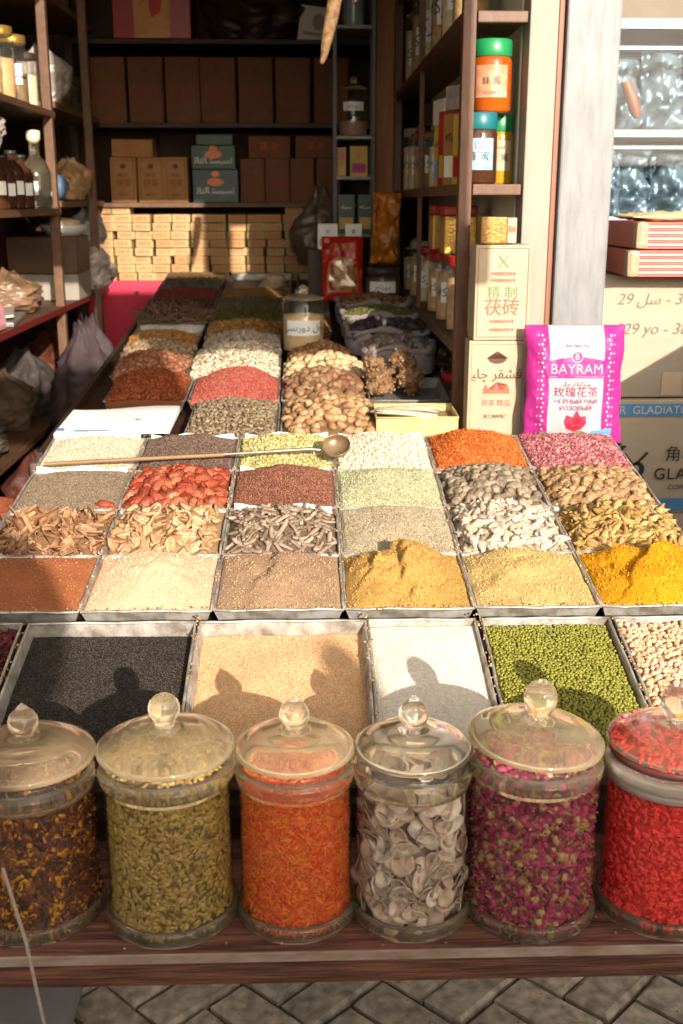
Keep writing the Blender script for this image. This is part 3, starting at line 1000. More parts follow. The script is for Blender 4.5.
TANNUT = pieces_mat('tan nut', [(.38, .22, .10), (.48, .30, .15), (.54, .36, .20), (.30, .16, .07)], source='object', mscale=90, mottle=.3)
YROOT = pieces_mat('yellow root', [(.46, .27, .08), (.58, .38, .13), (.64, .45, .20), (.40, .21, .06)], source='object', mscale=90, mottle=.3)
def mkset(fn, n):
    return [fn(i) for i in range(n)]
dates = [proto('dried_date', *lumpy(ICO3, rnd.uniform(.016, .023), rnd.uniform(.009, .012), .0098, .45, 2.6, i, .28), DATE) for i in range(8)]
gingers = [proto('ginger_slice', *chip(i + 3, .019, .012, .005, .38, .25, 11), GINGER, True) for i in range(6)]
barks = [proto('bark_strip', *curl_strip(i, rnd.uniform(.018, .034), rnd.uniform(.005, .010), .0022, rnd.uniform(.6, 1.3)), BARK, False) for i in range(6)]
sticks = [proto('dried_stick', *rod(i, rnd.uniform(.019, .028), .0042, .22, 7, 7, .18, .8), STICKM) for i in range(6)]
gnuts = [proto('grey_nut', *lumpy(ICO3, rnd.uniform(.0105, .0135), .0115, rnd.uniform(.0095, .0115), .32, 2.2, i), GREYNUT) for i in range(9)]
wroots = [proto('white_root', *lumpy(ICO2, rnd.uniform(.017, .023), .0085, .0075, .6, 1.5, i, .1, .006), WROOT) for i in range(10)]
tnuts = [proto('tan_nut', *lumpy(ICO3, rnd.uniform(.0115, .0165), rnd.uniform(.008, .0105), .009, .42, 2.2, i), TANNUT) for i in range(9)]
yroots = [proto('yellow_root', *lumpy(ICO2, rnd.uniform(.015, .023), .0075, .0065, .75, 1.6, i + 9, .1, .007), YROOT) for i in range(6)]
coarse = {
    (0, 1): ('curled bark strips', 'bark_strip', barks, BARK, 85, .006, .55, 'bark strip', surf('bark bed', (.22, .12, .06), rough=.9), dict(H=.022, lump=.006)),
    (1, 1): ('cream ginger-like root slices', 'ginger_slice', gingers, GINGER, 88, .008, .6, 'root slice', surf('ginger bed', (.30, .18, .09), rough=.9), dict(H=.034, lump=.006)),
    (2, 1): ('grey-brown dried sticks', 'dried_stick', sticks, STICKM, 95, .005, .22, 'dried stick', surf('stick bed', (.13, .09, .06), rough=.9), dict(H=.036, lump=.004)),
    (4, 1): ('knobbly white roots', 'white_root', wroots, WROOT, 110, .007, .45, 'white root', surf('white root bed', (.42, .33, .24), rough=.9), dict(H=.046, lump=.004)),
    (5, 1): ('twisted yellow root pieces', 'yellow_root', yroots, YROOT, 115, .006, .5, 'yellow root', surf('yellow root bed', (.26, .16, .05), rough=.9), dict(H=.030, lump=.004)),
    (1, 2): ('glossy red dates', 'dried_date', dates, DATE, 74, .010, .35, 'red date', surf('date bed', (.22, .03, .015), rough=.6), dict(H=.040, lump=.003)),
    (4, 2): ('round grey nuts', 'grey_nut', gnuts, GREYNUT, 92, .009, .5, 'grey nut', surf('grey nut bed', (.12, .09, .06), rough=.9), dict(H=.034, lump=.003)),
    (5, 2): ('oval tan nuts', 'tan_nut', tnuts, TANNUT, 125, .008, .5, 'tan nut', surf('tan nut bed', (.20, .12, .05), rough=.9), dict(H=.030, lump=.003)),
}
for (c, r), (what, nm, ps, pm, n, lift, tilt, cat, bed, kw) in coarse.items():
    F = B_frame(c, r)
    w = colB[c][1]
    tray('small metal tray under the ' + what, F, w, dB, .030)
    F = F @ Matrix.Translation((0, -.010, 0))
    hp = Heap(w - .010, dB + .010, base=.022, seed=c * 10 + r, **kw)
    # lower layer, hidden under the pieces one can count
    low = [(np.array([v.co[:] for v in p.data.vertices]), None) for p in ps[:2]]
    tm = []
    for p in ps[:3]:
        me = p.data
        me.calc_loop_triangles()
        tm.append((np.array([v.co[:] for v in me.vertices]), np.array([t.vertices[:] for t in me.loop_triangles])))
    x = hp
    heap_object(nm + '_bed', 'lower layer of ' + what + ' under the loose ones on top', cat + ' bed', F, hp, bed, (tm, int(n * .9), lift * .1, tilt, .15), pieces_mat(pm.name + ' below', [e.color[:3] for e in [nd for nd in pm.node_tree.nodes if nd.type == 'VALTORGB'][0].color_ramp.elements], rough=.6, mscale=80), G, 'stuff')
    pieces(ps, {
        'bark_strip': 'curled strip of tan bark lying in the bark tray',
        'ginger_slice': 'cream root slice lying in the tray before the red dates',
        'dried_stick': 'grey-brown dried stick lying behind the grey-brown powder',
        'white_root': 'knobbly white root lying behind the pale ochre powder',
        'yellow_root': 'twisted yellow root lying behind the yellow turmeric heap',
        'dried_date': 'wrinkled glossy red date lying in the date tray',
        'grey_nut': 'round grey nut lying before the orange safflower heap',
        'tan_nut': 'oval tan nut lying before the pink rose petals'}[nm], cat, what + ' in one tray', F, hp, n, lift, tilt)
stray = dates[0].copy(); COL.objects.link(stray)
stray.matrix_world = B_frame(0, 2) @ Matrix.Translation((.085, .012, .036))
tag(stray, 'single red date fallen onto the grey-brown caraway seeds', 'red date')

# lining cards standing up behind some heaps
for (c, r, hh, lab) in ((0, 3, .040, 'pink edged paper behind the pale oat-coloured seeds'), (1, 3, .034, 'white paper behind the dark brown seeds'), (2, 3, .036, 'white card behind the green cardamom pods'),
                        (3, 3, .036, 'white card behind the pale pinkish chickpeas'), (2, 2, .034, 'white card behind the russet brown seeds'), (0, 2, .036, 'white paper edge behind the grey-brown caraway seeds'), (2, 1, .036, 'white card behind the grey-brown dried sticks')):
    w = colB[c][1] * .9
    mb = MB()
    pts = []
    n = 12
    V, Fq = [], []
    for i in range(n + 1):
        q = i / n - .5
        y = .004 * math.sin(i * 1.3 + c)
        z = hh + .004 * math.sin(i * .9 + r)
        V += [(q * w, y - .0006, 0), (q * w, y + .006 - .0006, z), (q * w, y + .0006, 0), (q * w, y + .006 + .0006, z)]
    for i in range(n):
        a, b = i * 4, i * 4 + 4
        Fq += [(a, b, b + 1, a + 1), (a + 2, a + 3, b + 3, b + 2), (a + 1, b + 1, b + 3, a + 3)]
    mb.add(V, Fq)
    o = part('lining_card', mb, CARD if r < 3 else PAPER, None)
    lay(o, B_frame(c, r) @ Matrix.Translation((0, dB - .016, .008)))
    tag(o, lab, 'card', 'paper linings of the trays')

# seeds and dust spilled on rims, on the front plank and in the gaps
tm = [ell(ICO1, .0026, .0021, .002), ell(OCT, .0030, .0011, .001), ell(ICO1, .0017, .0015, .0014)]
n = 900
xs = rng.uniform(-.64, .76, n)
kk = rng.integers(0, 5, n)
ys = 1.856 + kk * .2255 + rng.normal(0, .004, n)
P = np.stack([xs, ys, zB(ys) + .0035], 1)
x2 = rng.uniform(-.62, .62, 260)
P2 = np.stack([x2, rng.uniform(1.20, 1.45, 260), np.full(260, .6825)], 1)
vx = np.array([-.413, -.176, .060, .2955, .526])[rng.integers(0, 5, 420)] + rng.normal(0, .004, 420)
vy = rng.uniform(1.87, 2.74, 420)
P3 = np.stack([vx, vy, zB(vy) + .0035], 1)
ax = np.array([-.4985, -.199, .0985, .298, .5335])[rng.integers(0, 5, 300)] + rng.normal(0, .003, 300)
ay = rng.uniform(1.46, 1.83, 300)
P4 = np.stack([ax, ay, zA(ay) + .0035], 1)
P5 = np.stack([rng.uniform(-.7, .9, 500), rng.uniform(1.6, 2.5, 500), np.full(500, .002)], 1)
P = np.concatenate([P, P2, P3, P4, P5])
GV, GF = scatter(tm, P, rot_from(np.tile(np.array([[0, 0, 1.]]), (len(P), 1)), rng.uniform(0, 6.28, len(P)), .4), rng.uniform(.6, 1.3, len(P)))
o = link('spilled_seeds', mesh_np('spilled_seeds', GV, GF, True, [pieces_mat('spilled seed', [(.50, .30, .12), (.30, .16, .07), (.62, .48, .28), (.42, .10, .03), (.34, .32, .08), (.66, .52, .36)])]))
tag(o, 'loose seeds and crumbs spilled over the tray rims, front plank and paving', 'spilled seeds', kind='stuff')

# ladle
ld = thing('ladle', 'long ladle with a wooden handle lying across the back trays', 'ladle', (0, 0, 0))
za, zb = 1.038, 1.045
part('handle', MB().tube([(-.615, 2.505, 1.012), (-.42, 2.512, 1.020), (-.20, 2.52, 1.028)], [.0046, .0050, .0046], 10), surf('pale wood handle', (.27, .16, .08), (.18, .10, .045), stretch=(1, 8, 8), rough=.5), ld)
part('shaft', MB().tube([(-.21, 2.52, 1.0285), (-.10, 2.523, 1.034), (.0, 2.526, 1.039), (.025, 2.526, 1.037)], [.0036, .004, .005, .004], 8), surf('dull steel', (.42, .35, .27), (.28, .22, .16), rough=.35, metal=.7), ld)
prof = []
for i in range(9):
    a = R(90) * i / 8
    prof.append((.034 * math.sin(a) + .0001, -.024 * math.cos(a)))
inner = [(max(.0001, r_ - .0015), z_ + .0018) for r_, z_ in prof][::-1]
part('bowl', MB().lathe(prof + inner, 28), surf('stained ladle bowl', (.26, .18, .10), (.15, .09, .045), rough=.4, metal=.5, scale=20), ld, (.062, 2.526, 1.048), (R(38), R(-8), 0))

# ================================================================== GLASS JARS
def glass_jar(label, x, y, rb, rs, rl, hz, knob, lidm, fillname, fill, fillmat, fillcat, filllab, tilt=0., gasket=False, filltop=None, bed=None, rot=(0, 0, 0)):
    """hz: height of the lid's flange over the plank"""
    t = thing('glass_jar', label, 'glass jar', (x, y, .6805), (0, 0, 0), 'big glass jars along the front of the stall')
    ft = rb + .005
    zs = hz - .030
    prof = [(.0002, .004), (rb - .004, .004), (ft - .002, .002), (ft, .008), (ft, .014), (ft - .004, .021), (rb, .027), (rb, .06), (rb + .0006, .12), (rb, zs - .030), (rb + .0005, zs - .018), (rs - .0005, zs - .010), (rs, zs), (rs - .002, zs + .008), (rb - .006, zs + .014), (rb - .008, zs + .018), (rb - .007, zs + .026)]
    part('body', MB().lathe(prof, 56), GLASS, t)
    part('shoulder_ring', MB().lathe([(rb + .0012, zs - .016), (rs + .0006, zs - .008), (rs + .0018, zs - .001), (rs - .0006, zs + .006), (rb - .004, zs + .011), (rb - .003, zs + .004), (rb + .0012, zs - .004)], 56, closed=True), RINGGLASS, t)
    part('foot_ring', MB().lathe([(ft + .0008, .0), (ft + .0026, .006), (ft + .001, .016), (ft - .003, .0225), (ft - .004, .018), (ft - .0015, .012), (ft - .002, .005)], 56, closed=True), RINGGLASS, t)
    if gasket:
        part('gasket', MB().lathe([(rb - .006, zs + .012), (rb - .001, zs + .012), (rb - .001, zs + .021), (rb - .006, zs + .021)], 48, closed=True), surf('rubber band', (.10, .03, .025), rough=.5), t)
        part('neck_band', MB().lathe([(rb - .004, zs - .020), (rb + .0022, zs - .020), (rb + .0025, zs + .004), (rb - .004, zs + .006)], 48, closed=True), surf('milky neck', (.72, .62, .58), rough=.3), t)
    # lid with knob
    lid = []
    dome = .029 if not gasket else .027
    outp = [(rl - .006, hz - .006), (rl - .001, hz - .004), (rl, hz), (rl - .003, hz + .004)]
    for k in range(1, 9):
        q = k / 8
        r_ = (rl - .004) * (1 - q) + .017 * q
        step = .003 * (1 if q > .48 else 0)
        outp.append((r_, hz + .004 + (dome - .010) * (1 - (r_ / rl) ** 2.3) + step))
    ztop = outp[-1][1]
    inn = []
    for k in range(8, -1, -1):
        q = k / 8
        r_ = max(.0002, (rl - .011) * (1 - q))
        inn.append((r_, hz - .004 + (dome - .011) * (1 - (r_ / (rl - .011)) ** 2.3)))
    if knob == 'ball':
        kp = [(.0125, ztop + .003), (.0135, ztop + .006)] + [(.0001 + .0205 * math.sin(R(a)), ztop + .026 - .0205 * math.cos(R(a))) for a in (42, 60, 80, 100, 120, 140, 160, 175)] + [(.0002, ztop + .0467)]
    elif knob == 'egg':
        kp = [(.0135, ztop + .003), (.014, ztop + .006)] + [(.0001 + .0215 * math.sin(R(a)), ztop + .028 - .026 * math.cos(R(a))) for a in (40, 60, 80, 100, 120, 140, 160, 175)] + [(.0002, ztop + .0542)]
    else:
        kp = [(.0125, ztop + .003), (.0125, ztop + .006), (.017, ztop + .010), (.0195, ztop + .017), (.019, ztop + .024), (.0155, ztop + .031), (.0095, ztop + .0375), (.004, ztop + .043), (.0002, ztop + .047)]
    l_ = part('lid', MB().lathe(inn[::-1][::-1] + [], 4) if False else MB().lathe(outp + [(.0165, ztop + .0012), (.0002, ztop + .0014)] + inn[::1], 64, closed=True), lidm, t, (0, 0, 0), (0, 0, 0))
    part('knob', MB().lathe([(.0002, ztop + .0022)] + [(.0124, ztop + .0022)] + kp, 32, closed=True), lidm, l_)
    if tilt:
        l_.rotation_euler = (R(1.), R(tilt), 0)
        l_.location = (-hz * math.sin(R(tilt)), hz * R(1) * .9, .003)
    # contents
    if fill:
        tm, n, topn = fill
        ri = rb - .0055
        zt = filltop or zs - .004
        V0, F0 = [], []
        core = MB().lathe([(.0002, .006), (ri - .004, .006), (ri - .003, .012), (ri - .003, zt - .006), (ri * .7, zt + .001), (.0002, zt + .006)], 40)
        th = rng.uniform(0, 2 * math.pi, n)
        z = rng.uniform(.009, zt - .003, n)
        rr = ri - np.abs(rng.normal(0, .0012, n)) + np.where(z < .022, .0045 * np.clip((.024 - z) / .010, 0, 1), 0)
        P = np.stack([rr * np.cos(th), rr * np.sin(th), z], 1)
        nr = np.stack([np.cos(th), np.sin(th), np.zeros(n)], 1)
        # spin frame about the outward normal
        zax = nr + rng.normal(0, .22, (n, 3)); zax /= np.linalg.norm(zax, axis=1, keepdims=True)
        tz = np.stack([-np.sin(th), np.cos(th), np.zeros(n)], 1)
        sp = rng.uniform(0, 6.28, n)[:, None]
        up = np.array([[0, 0, 1.]])
        xax = tz * np.cos(sp) + up * np.sin(sp)
        xax -= (xax * zax).sum(1, keepdims=True) * zax
        xax /= np.linalg.norm(xax, axis=1, keepdims=True)
        RM = np.stack([xax, np.cross(zax, xax), zax], 2)
        # top
        a = rng.uniform(0, 6.28, topn); q = np.sqrt(rng.uniform(0, 1, topn)) * (ri - .002)
        P2 = np.stack([q * np.cos(a), q * np.sin(a), zt + .004 * (1 - (q / ri) ** 2) + rng.uniform(0, .006, topn)], 1)
        R2 = rot_from(np.tile(np.array([[0, 0, 1.]]), (topn, 1)), rng.uniform(0, 6.28, topn), .5)
        GV, GF = scatter(tm, np.concatenate([P, P2]), np.concatenate([RM, R2]), rng.uniform(.8, 1.2, n + topn))
        CV = np.array(core.v)
        CF = np.array([t3 for f in core.f for t3 in ((f[0], f[1], f[2]), (f[0], f[2], f[3]))])
        me = mesh_np(fillname, np.concatenate([CV, GV]), np.concatenate([CF, GF + len(CV)]), True, [bed, fillmat], np.concatenate([np.zeros(len(CF), int), np.ones(len(GF), int)]))
        o = link(fillname, me, None, (x, y, .6805), rot)
        tag(o, filllab, fillcat, 'contents of the front glass jars', 'stuff')
    return t

def imat(name, cols, **k):
    return pieces_mat(name, cols, gain=1., pw=1.05, **k)
glass_jar('wide glass jar of dark and yellow dried flowers, cloudy lid with pointed ball knob', -.372, 1.302, .083, .086, .090, .228, 'point', thick_glass('cloudy lid glass', tint=(1., .94, .80), dust=.22, dustc=(.66, .48, .30)), 'dried_flower_filling',
          ([flake_t(.0065, .004, .0004, .5), flake_t(.005, .0028, .0004, .7)], 3400, 500), imat('dried flowers', [(.12, .035, .02), (.20, .055, .022), (.08, .025, .015), (.28, .09, .018), (.70, .32, .012), (.16, .04, .02), (.82, .42, .02)], interp='CONSTANT'), 'dried flowers', 'dark dried flowers with yellow petals filling their glass jar', bed=surf('flower core', (.07, .03, .015), rough=.9), filltop=.178)
glass_jar('wide glass jar of greenish cardamom pods, dusty lid with round ball knob', -.189, 1.292, .0825, .087, .0895, .243, 'ball', LIDGLASS, 'cardamom_filling',
          ([ell(ICO1, .0068, .0027, .0026, .45), ell(ICO1, .0060, .0029, .0026, .45)], 5200, 700), imat('jar cardamom', [(.25, .15, .03), (.38, .25, .055), (.46, .32, .09), (.31, .18, .035)], rough=.55), 'cardamom pods', 'greenish cardamom pods filling their glass jar', bed=surf('cardamom core', (.17, .11, .03), rough=.9), filltop=.222)
glass_jar('slim glass jar of orange safflower threads with a pointed knob', -.0225, 1.288, .0735, .0765, .0785, .241, 'point', LIDGLASS, 'safflower_filling',
          ([flake_t(.0055, .0009, .0003, .3), flake_t(.0045, .0011, .0003, .5)], 6500, 900), imat('jar safflower', [(.84, .06, .006), (.92, .15, .008), (.92, .33, .02), (.88, .10, .04)], rough=.6), 'safflower', 'orange-red safflower threads filling their glass jar', bed=surf('safflower core', (.80, .10, .012), rough=.9), filltop=.205)
glass_jar('slim clear glass jar of pale shell slices with a pointed knob', .131, 1.286, .0740, .0765, .0775, .240, 'point', LIDCLEAR, None, None, None, None, None)
glass_jar('wide glass jar of pink rosebuds with an egg-shaped knob, lid askew', .291, 1.288, .0825, .087, .0885, .248, 'egg', LIDGLASS, 'rosebud_filling',
          ([ell(ICO2, .0068, .0056, .0058, .2), ell(ICO1, .006, .005, .0052, .3), flake_t(.0062, .0022, .0004, .9), flake_t(.0055, .0026, .0004, 1.1)], 3900, 600), imat('jar rosebuds', [(.32, .016, .075), (.46, .035, .13), (.34, .20, .075), (.20, .012, .045), (.44, .28, .12), (.40, .05, .12), (.32, .11, .04)], interp='CONSTANT', rough=.65), 'rosebuds', 'pink and tan rosebuds filling their glass jar', bed=surf('rosebud core', (.15, .02, .04), rough=.9), filltop=.215, tilt=3.5)
glass_jar('wide glass jar of red goji berries with a dark rubber seal', .474, 1.290, .0835, .086, .0875, .243, 'egg', LIDCLEAR, 'berry_filling',
          ([ell(ICO1, .0070, .0027, .0024, .3), ell(ICO1, .006, .0029, .0025, .2)], 3200, 500), imat('jar berries', [(.86, .028, .026), (.92, .06, .05), (.80, .02, .02)], rough=.42), 'goji berries', 'red goji berries filling their glass jar', bed=surf('berry core', (.70, .02, .02), rough=.9), filltop=.236, gasket=True)

# shell slices, each one its own, in the slim clear jar
SHELLM = pieces_mat('shell slice', gain=1., cols= [(.60, .43, .32), (.78, .63, .50), (.46, .31, .23), (.84, .74, .62), (.55, .38, .28)], rough=.42, source='object', mottle=.4, mscale=60)
def cup(seed, r0, depth, t):
    r = random.Random(seed)
    n, m = 14, 4
    V, F = [(0, 0, 0)], []
    asp = r.uniform(.62, .95)
    for sgn in (0, 1):
        if sgn:
            V.append((0, 0, t))
        base = len(V)
        for k in range(1, m + 1):
            for i in range(n):
                a = 2 * math.pi * i / n
                rr = r0 * k / m * (1 + .08 * math.sin(2 * a + seed) + .05 * math.sin(3 * a))
                V.append((rr * math.cos(a), rr * asp * math.sin(a), depth * (k / m) ** 2.4 + sgn * t))
    A0, A1 = 1, 2 + n * m
    for (c0, b, fl) in ((0, 1, False), (1 + n * m, 2 + n * m, True)):
        for i in range(n):
            k = (i + 1) % n
            F.append((c0, b + i, b + k) if fl else (c0, b + k, b + i))
            for q in range(m - 1):
                p0, p1 = b + q * n, b + (q + 1) * n
                F += [(p0 + i, p1 + i, p1 + k), (p0 + i, p1 + k, p0 + k)]
    for i in range(n):
        k = (i + 1) % n
        p0, p1 = 1 + (m - 1) * n, 2 + n * m + (m - 1) * n
        F += [(p0 + i, p0 + k, p1 + k), (p0 + i, p1 + k, p1 + i)]
    return np.array(V), np.array(F)
cups = [proto('shell_slice', *cup(i, rnd.uniform(.0135, .0200), rnd.uniform(.004, .008), .0014), SHELLM) for i in range(7)]
jx, jy = .131, 1.286
core = MB().lathe([(.0002, .006), (.052, .006), (.056, .012), (.054, .19), (.03, .20), (.0002, .203)], 28)
tag(part('shell_slice_bed', core, surf('shell core', (.26, .19, .15), (.10, .07, .055), scale=70, rough=.8), None, (jx, jy, .6805)), 'inner mass of pale shell slices in the slim clear jar', 'shell slice bed', 'contents of the front glass jars', 'stuff')
for i in range(235):
    a = rnd.uniform(-math.pi * 1.02, .02 * math.pi) if i < 195 else rnd.uniform(0, 2 * math.pi)
    z = rnd.uniform(.016, .205)
    rr = rnd.uniform(.056, .0635)
    if i > 213:
        rr = rnd.uniform(0, .05); z = rnd.uniform(.203, .215)
    o = cups[rnd.randrange(7)].copy()
    COL.objects.link(o)
    nrm = Vector((math.cos(a), math.sin(a), rnd.uniform(-.5, .5))) * rnd.choice((1, 1, -1)) + Vector([rnd.uniform(-.55, .55) for _ in range(3)])
    if i > 213:
        nrm = Vector((rnd.uniform(-.6, .6), rnd.uniform(-.6, .6), 1))
    o.matrix_world = Matrix.Translation((jx + rr * math.cos(a), jy + rr * math.sin(a), .6805 + z)) @ nrm.to_track_quat('Z', 'Y').to_matrix().to_4x4() @ Matrix.Rotation(rnd.uniform(0, 6.28), 4, 'Z')
    tag(o, 'pale curved shell slice inside the slim clear jar', 'shell slice', 'shell slices in the clear jar')

# cord and scrap at the lower left
tag(part('cord', MB().tube([(-.345 - .012, 1.118, .86), (-.338, 1.118, .76), (-.326, 1.115, .66), (-.311, 1.115, .56), (-.29, 1.13, .40), (-.285, 1.15, .15), (-.29, 1.16, .055)], .0022, 6), ROPE, None), 'thin pale cord hanging before the jar of dark flowers', 'cord')
#PART3
# ================================================================== BACK TABLE (darker trays, receding)
def C_frame(cx, y0, h=.032):
    return frame(cx, y0, zC(y0) - h, TC)
def bedof(name, c):
    return surf(name, c, rough=.9)
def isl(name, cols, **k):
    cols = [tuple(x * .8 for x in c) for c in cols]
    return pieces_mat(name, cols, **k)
backrows = [
    # x0, x1, y0, y1, what, object name, cat, bed colour, templates, n, lift, colours, heap
    (-.33, -.085, 2.84, 3.17, 'grey-brown dried pods', 'pod_heap', 'pods', (.12, .085, .05), [lumpy(ICO1, .012, .004, .004, .4, 1.5, 3), lumpy(ICO1, .009, .005, .004, .4, 1.5, 4)], 700, .004, [(.24, .17, .10), (.36, .27, .17), (.44, .34, .22)], dict(H=.035)),
    (-.355, -.09, 3.20, 3.47, 'reddish pink pepper grains', 'grain_heap', 'grains', (.40, .10, .07), [ell(ICO1, .0027, .0025, .0025)], 4200, .0015, [(.38, .06, .045), (.52, .12, .085), (.62, .24, .17)], dict(H=.055, px=.6)),
    (-.60, -.365, 3.20, 3.47, 'dark orange raisins', 'raisin_heap', 'raisins', (.18, .05, .015), [lumpy(ICO1, .0075, .0052, .005, .4, 1.5, 2)], 1300, .004, [(.26, .05, .012), (.38, .09, .02), (.46, .14, .035)], dict(H=.045)),
    (-.385, -.095, 3.50, 3.86, 'pale flat almonds', 'almond_heap', 'almonds', (.40, .32, .22), [lumpy(ICO1, .0125, .0085, .0045, .2, 1.5, 5)], 620, .005, [(.62, .48, .32), (.78, .66, .48), (.86, .76, .60)], dict(H=.050, px=.6)),
    (-.63, -.39, 3.50, 3.70, 'brown shelled nuts', 'nut_heap', 'nuts', (.18, .08, .04), [lumpy(ICO1, .013, .0105, .009, .3, 1.5, 6)], 340, .006, [(.30, .10, .045), (.40, .16, .08), (.42, .22, .12)], dict(H=.040)),
    (-.64, -.39, 3.72, 3.90, 'pale shelled nuts', 'nut_heap', 'nuts', (.30, .22, .14), [lumpy(ICO1, .014, .011, .008, .3, 1.5, 7)], 280, .006, [(.40, .26, .15), (.50, .36, .23)], dict(H=.036)),
    (-.65, -.40, 3.92, 4.10, 'orange-brown dried fruit', 'fruit_heap', 'dried fruit', (.22, .09, .03), [lumpy(ICO1, .011, .008, .006, .4, 1.5, 8)], 420, .005, [(.40, .18, .05), (.52, .27, .09)], dict(H=.030)),
    (-.375, -.10, 3.88, 4.06, 'white lumpy sugar pieces', 'sugar_heap', 'sugar', (.40, .34, .28), [lumpy(ICO1, .013, .011, .009, .4, 1.5, 9)], 300, .006, [(.42, .33, .25), (.52, .44, .35)], dict(H=.030)),
    (-.385, -.10, 4.08, 4.34, 'orange-brown fruit peel', 'peel_heap', 'peel', (.22, .10, .03), [chip(4, .011, .007, .003)], 500, .004, [(.42, .21, .06), (.54, .31, .10), (.34, .15, .04)], dict(H=.026)),
    (-.39, -.10, 4.36, 4.62, 'green and brown dried herbs', 'herb_heap', 'herbs', (.07, .06, .02), [flake_t(.012, .003, .0006, .4)], 900, .004, [(.12, .13, .03), (.20, .17, .06), (.16, .09, .04)], dict(H=.018)),
    (-.67, -.405, 4.36, 4.58, 'thin dark twigs', 'twig_heap', 'twigs', (.09, .05, .03), [rod(3, .05, .003, .2, 5, 5)], 240, .005, [(.18, .10, .06), (.28, .17, .10)], dict(H=.018)),
    (-.68, -.40, 4.62, 4.84, 'dark brown dried petals', 'petal_heap', 'petals', (.07, .03, .022), [flake_t(.008, .005, .0006, .5)], 900, .004, [(.12, .05, .035), (.20, .085, .06)], dict(H=.016)),
    (-.685, -.40, 4.88, 5.12, 'dark red dried berries', 'berry_heap', 'berries', (.12, .015, .015), [ell(ICO1, .006, .005, .005)], 1100, .003, [(.20, .025, .022), (.28, .04, .035)], dict(H=.014)),
    (-.385, -.08, 4.88, 5.12, 'orange-brown loose tea', 'tea_heap', 'loose tea', (.25, .12, .035), [flake_t(.005, .003, .0005, .4)], 1600, .002, [(.34, .17, .05), (.46, .25, .08)], dict(H=.012)),
    (-.39, -.09, 4.64, 4.86, 'grey-green dried leaves', 'leaf_heap', 'leaves', (.10, .085, .05), [flake_t(.010, .005, .0006, .5)], 700, .003, [(.16, .14, .08), (.22, .18, .11)], dict(H=.014)),
    (-.69, -.405, 5.42, 5.60, 'pale brown loose tea', 'tea_heap', 'loose tea', (.24, .14, .06), [flake_t(.006, .003, .0005, .4)], 700, .002, [(.34, .20, .08), (.44, .28, .13)], dict(H=.012)),
    (-.69, -.41, 5.15, 5.38, 'grey dried bits', 'herb_heap', 'herbs', (.12, .105, .085), [flake_t(.008, .004, .0006, .4)], 500, .003, [(.18, .16, .13), (.26, .23, .19)], dict(H=.010)),
    (-.06, .085, 4.15, 4.50, 'rust-red dried fruit', 'fruit_heap', 'dried fruit', (.16, .06, .025), [lumpy(ICO1, .010, .007, .006, .4, 1.5, 8)], 420, .004, [(.28, .12, .05), (.38, .19, .08)], dict(H=.020)),
]
for i, (x0, x1, y0, y1, what, nm, cat, bc, tm, n, lift, cols, kw) in enumerate(backrows):
    w, d = x1 - x0, y1 - y0
    F = C_frame((x0 + x1) / 2, y0)
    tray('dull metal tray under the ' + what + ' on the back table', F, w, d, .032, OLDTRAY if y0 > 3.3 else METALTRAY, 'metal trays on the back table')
    kw.setdefault('lump', .003)
    kw['H'] *= 1.15
    F = F @ Matrix.Translation((0, -.012, 0))
    hp = Heap(w - .004, d + .016, base=.031, seed=40 + i, **kw)
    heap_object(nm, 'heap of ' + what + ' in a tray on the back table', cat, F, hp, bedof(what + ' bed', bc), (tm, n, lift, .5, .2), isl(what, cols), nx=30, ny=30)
for (x0, x1, y0, y1, lab) in ((-.655, -.40, 4.14, 4.32, 'empty shiny grey metal tray on the back table'), (-.06, .085, 4.55, 5.12, 'dark empty metal tray behind the labelled jar'), (-.38, -.08, 5.15, 5.60, 'dark metal tray with a cloth lump at the far end'), (-.05, .085, 5.15, 5.60, 'narrow dark metal tray at the far end of the back table')):
    tray(lab, C_frame((x0 + x1) / 2, y0), x1 - x0, y1 - y0, .032, OLDTRAY, 'metal trays on the back table')
V, T = lumpy(ICO3, .06, .05, .035, .6, 1.8, 3)
o = link('cloth_lump', mesh_np('cloth_lump', V, T, True, [BURLAP]), None, (-.17, 5.30, zC(5.3) + .005))
tag(o, 'small beige cloth lump lying in the far dark tray', 'cloth')

